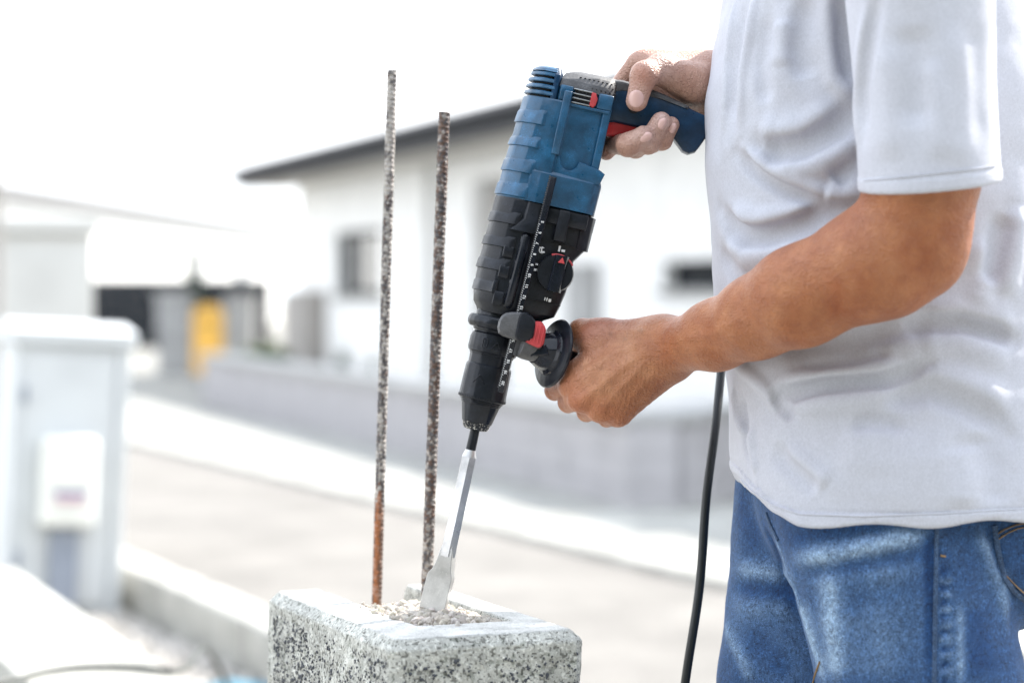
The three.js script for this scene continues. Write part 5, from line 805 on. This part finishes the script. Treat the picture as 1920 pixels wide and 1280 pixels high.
const skinR = (x, y, z) => { const a = fbm(x * 40, y * 40, z * 40, 3), t = tan(x, y, z); let c = [mix(t[0], 0.53, 0.8) + 0.06 * a, mix(t[1], 0.33, 0.8) + 0.06 * a, mix(t[2], 0.26, 0.8) + 0.06 * a]; for (const [p, r, k] of dustR) { const w = 0.85 * Math.exp(-((x - p[0]) ** 2 + (y - p[1]) ** 2 + (z - p[2]) ** 2) / (r * r)) * (0.8 + 0.5 * fbm(x * 120, y * 120, z * 120, 2)); c = c.map((v, i) => mix(v, k[i], clamp(w))); } return c; };
{
  const L = polygonize(bodyL, [P(1000, 0, 2.45)[0], P(0, 830, 2.45)[1], -2.59], [P(1830, 0, 2.3)[0] + 0.01, yOf(-110), -2.14], 0.0022, { slack: 1.4, color: skinL, settle: 1 });
  const R = polygonize(bodyR, [P(1095, 0, 2.5)[0], P(0, 330, 2.5)[1], -2.83], [P(1760, 0, 2.5)[0], yOf(-120), -2.40], 0.0030, { slack: 1.4, color: skinR, settle: 1 });
  const T = polygonize(bodyT, [0.15, yOf(870), -2.72], [0.58, headC[1] + 0.16, -2.14], 0.009, { slack: 1.5, color: tan });
  const body = part('body', [L, R, T], M.skin, person);
  // finger nails
  const nail = (px, py, d, w, h, rz, ry, rx = 0) => { const g = new THREE.SphereGeometry(1, 20, 14); g.scale(w, h, 0.0022); const p = g.attributes.position; for (let i = 0; i < p.count; i++) p.setZ(i, p.getZ(i) - (p.getX(i) / w) ** 2 * w * 0.35); g.computeVertexNormals(); g.rotateX(rx); g.rotateY(ry); g.rotateZ(rz); g.translate(...P(px, py, d)); part('fingernail', g, M.nail, body); };
  nail(1193, 185, 2.4350, 0.0078, 0.0088, -0.12, -0.05, 0.1); nail(1212, 258, 2.4355, 0.0052, 0.0068, -1.0, 0.35, 0.1); nail(1243, 232, 2.4385, 0.0046, 0.0062, -0.5, 0.45); nail(1262, 240, 2.4488, 0.004, 0.0055, -0.45, 0.45);
  // hair and shoes
  part('hair', polygonize((x, y, z) => smax(smin(ellipsoid(hd(0.016, 0.045, 0), [0.108, 0.108, 0.084])(x, y, z), ellipsoid(hd(0.06, -0.02, 0), [0.05, 0.06, 0.068])(x, y, z), 0.03) - 0.004 * fbm(x * 60, y * 60, z * 60, 3), -ellipsoid(hd(-0.075, -0.02, 0), [0.085, 0.085, 0.09])(x, y, z), 0.012), hd(-0.15, -0.12, -0.12), hd(0.16, 0.18, 0.12), 0.007), M.hair, person);
  for (const [px, d] of [[1800, 2.39], [1530, 2.54]]) { const p = P(px, 2700, d); part('shoe', polygonize((x, y, z) => smax(smin(capsule([p[0] + 0.02, 0.045, p[2]], [p[0] - 0.17, 0.032, p[2]], 0.045, 0.042)(x, y, z), capsule([p[0] + 0.01, 0.05, p[2]], [p[0] + 0.01, 0.12, p[2]], 0.05, 0.048)(x, y, z), 0.04), 0.002 - y, 0.006), [p[0] - 0.25, -0.01, p[2] - 0.08], [p[0] + 0.1, 0.18, p[2] + 0.08], 0.008), M.shoe, person); }
}
scene.traverse((o) => { if (o.isMesh) o.castShadow = o.receiveShadow = true; });
renderer.render(scene, camera);
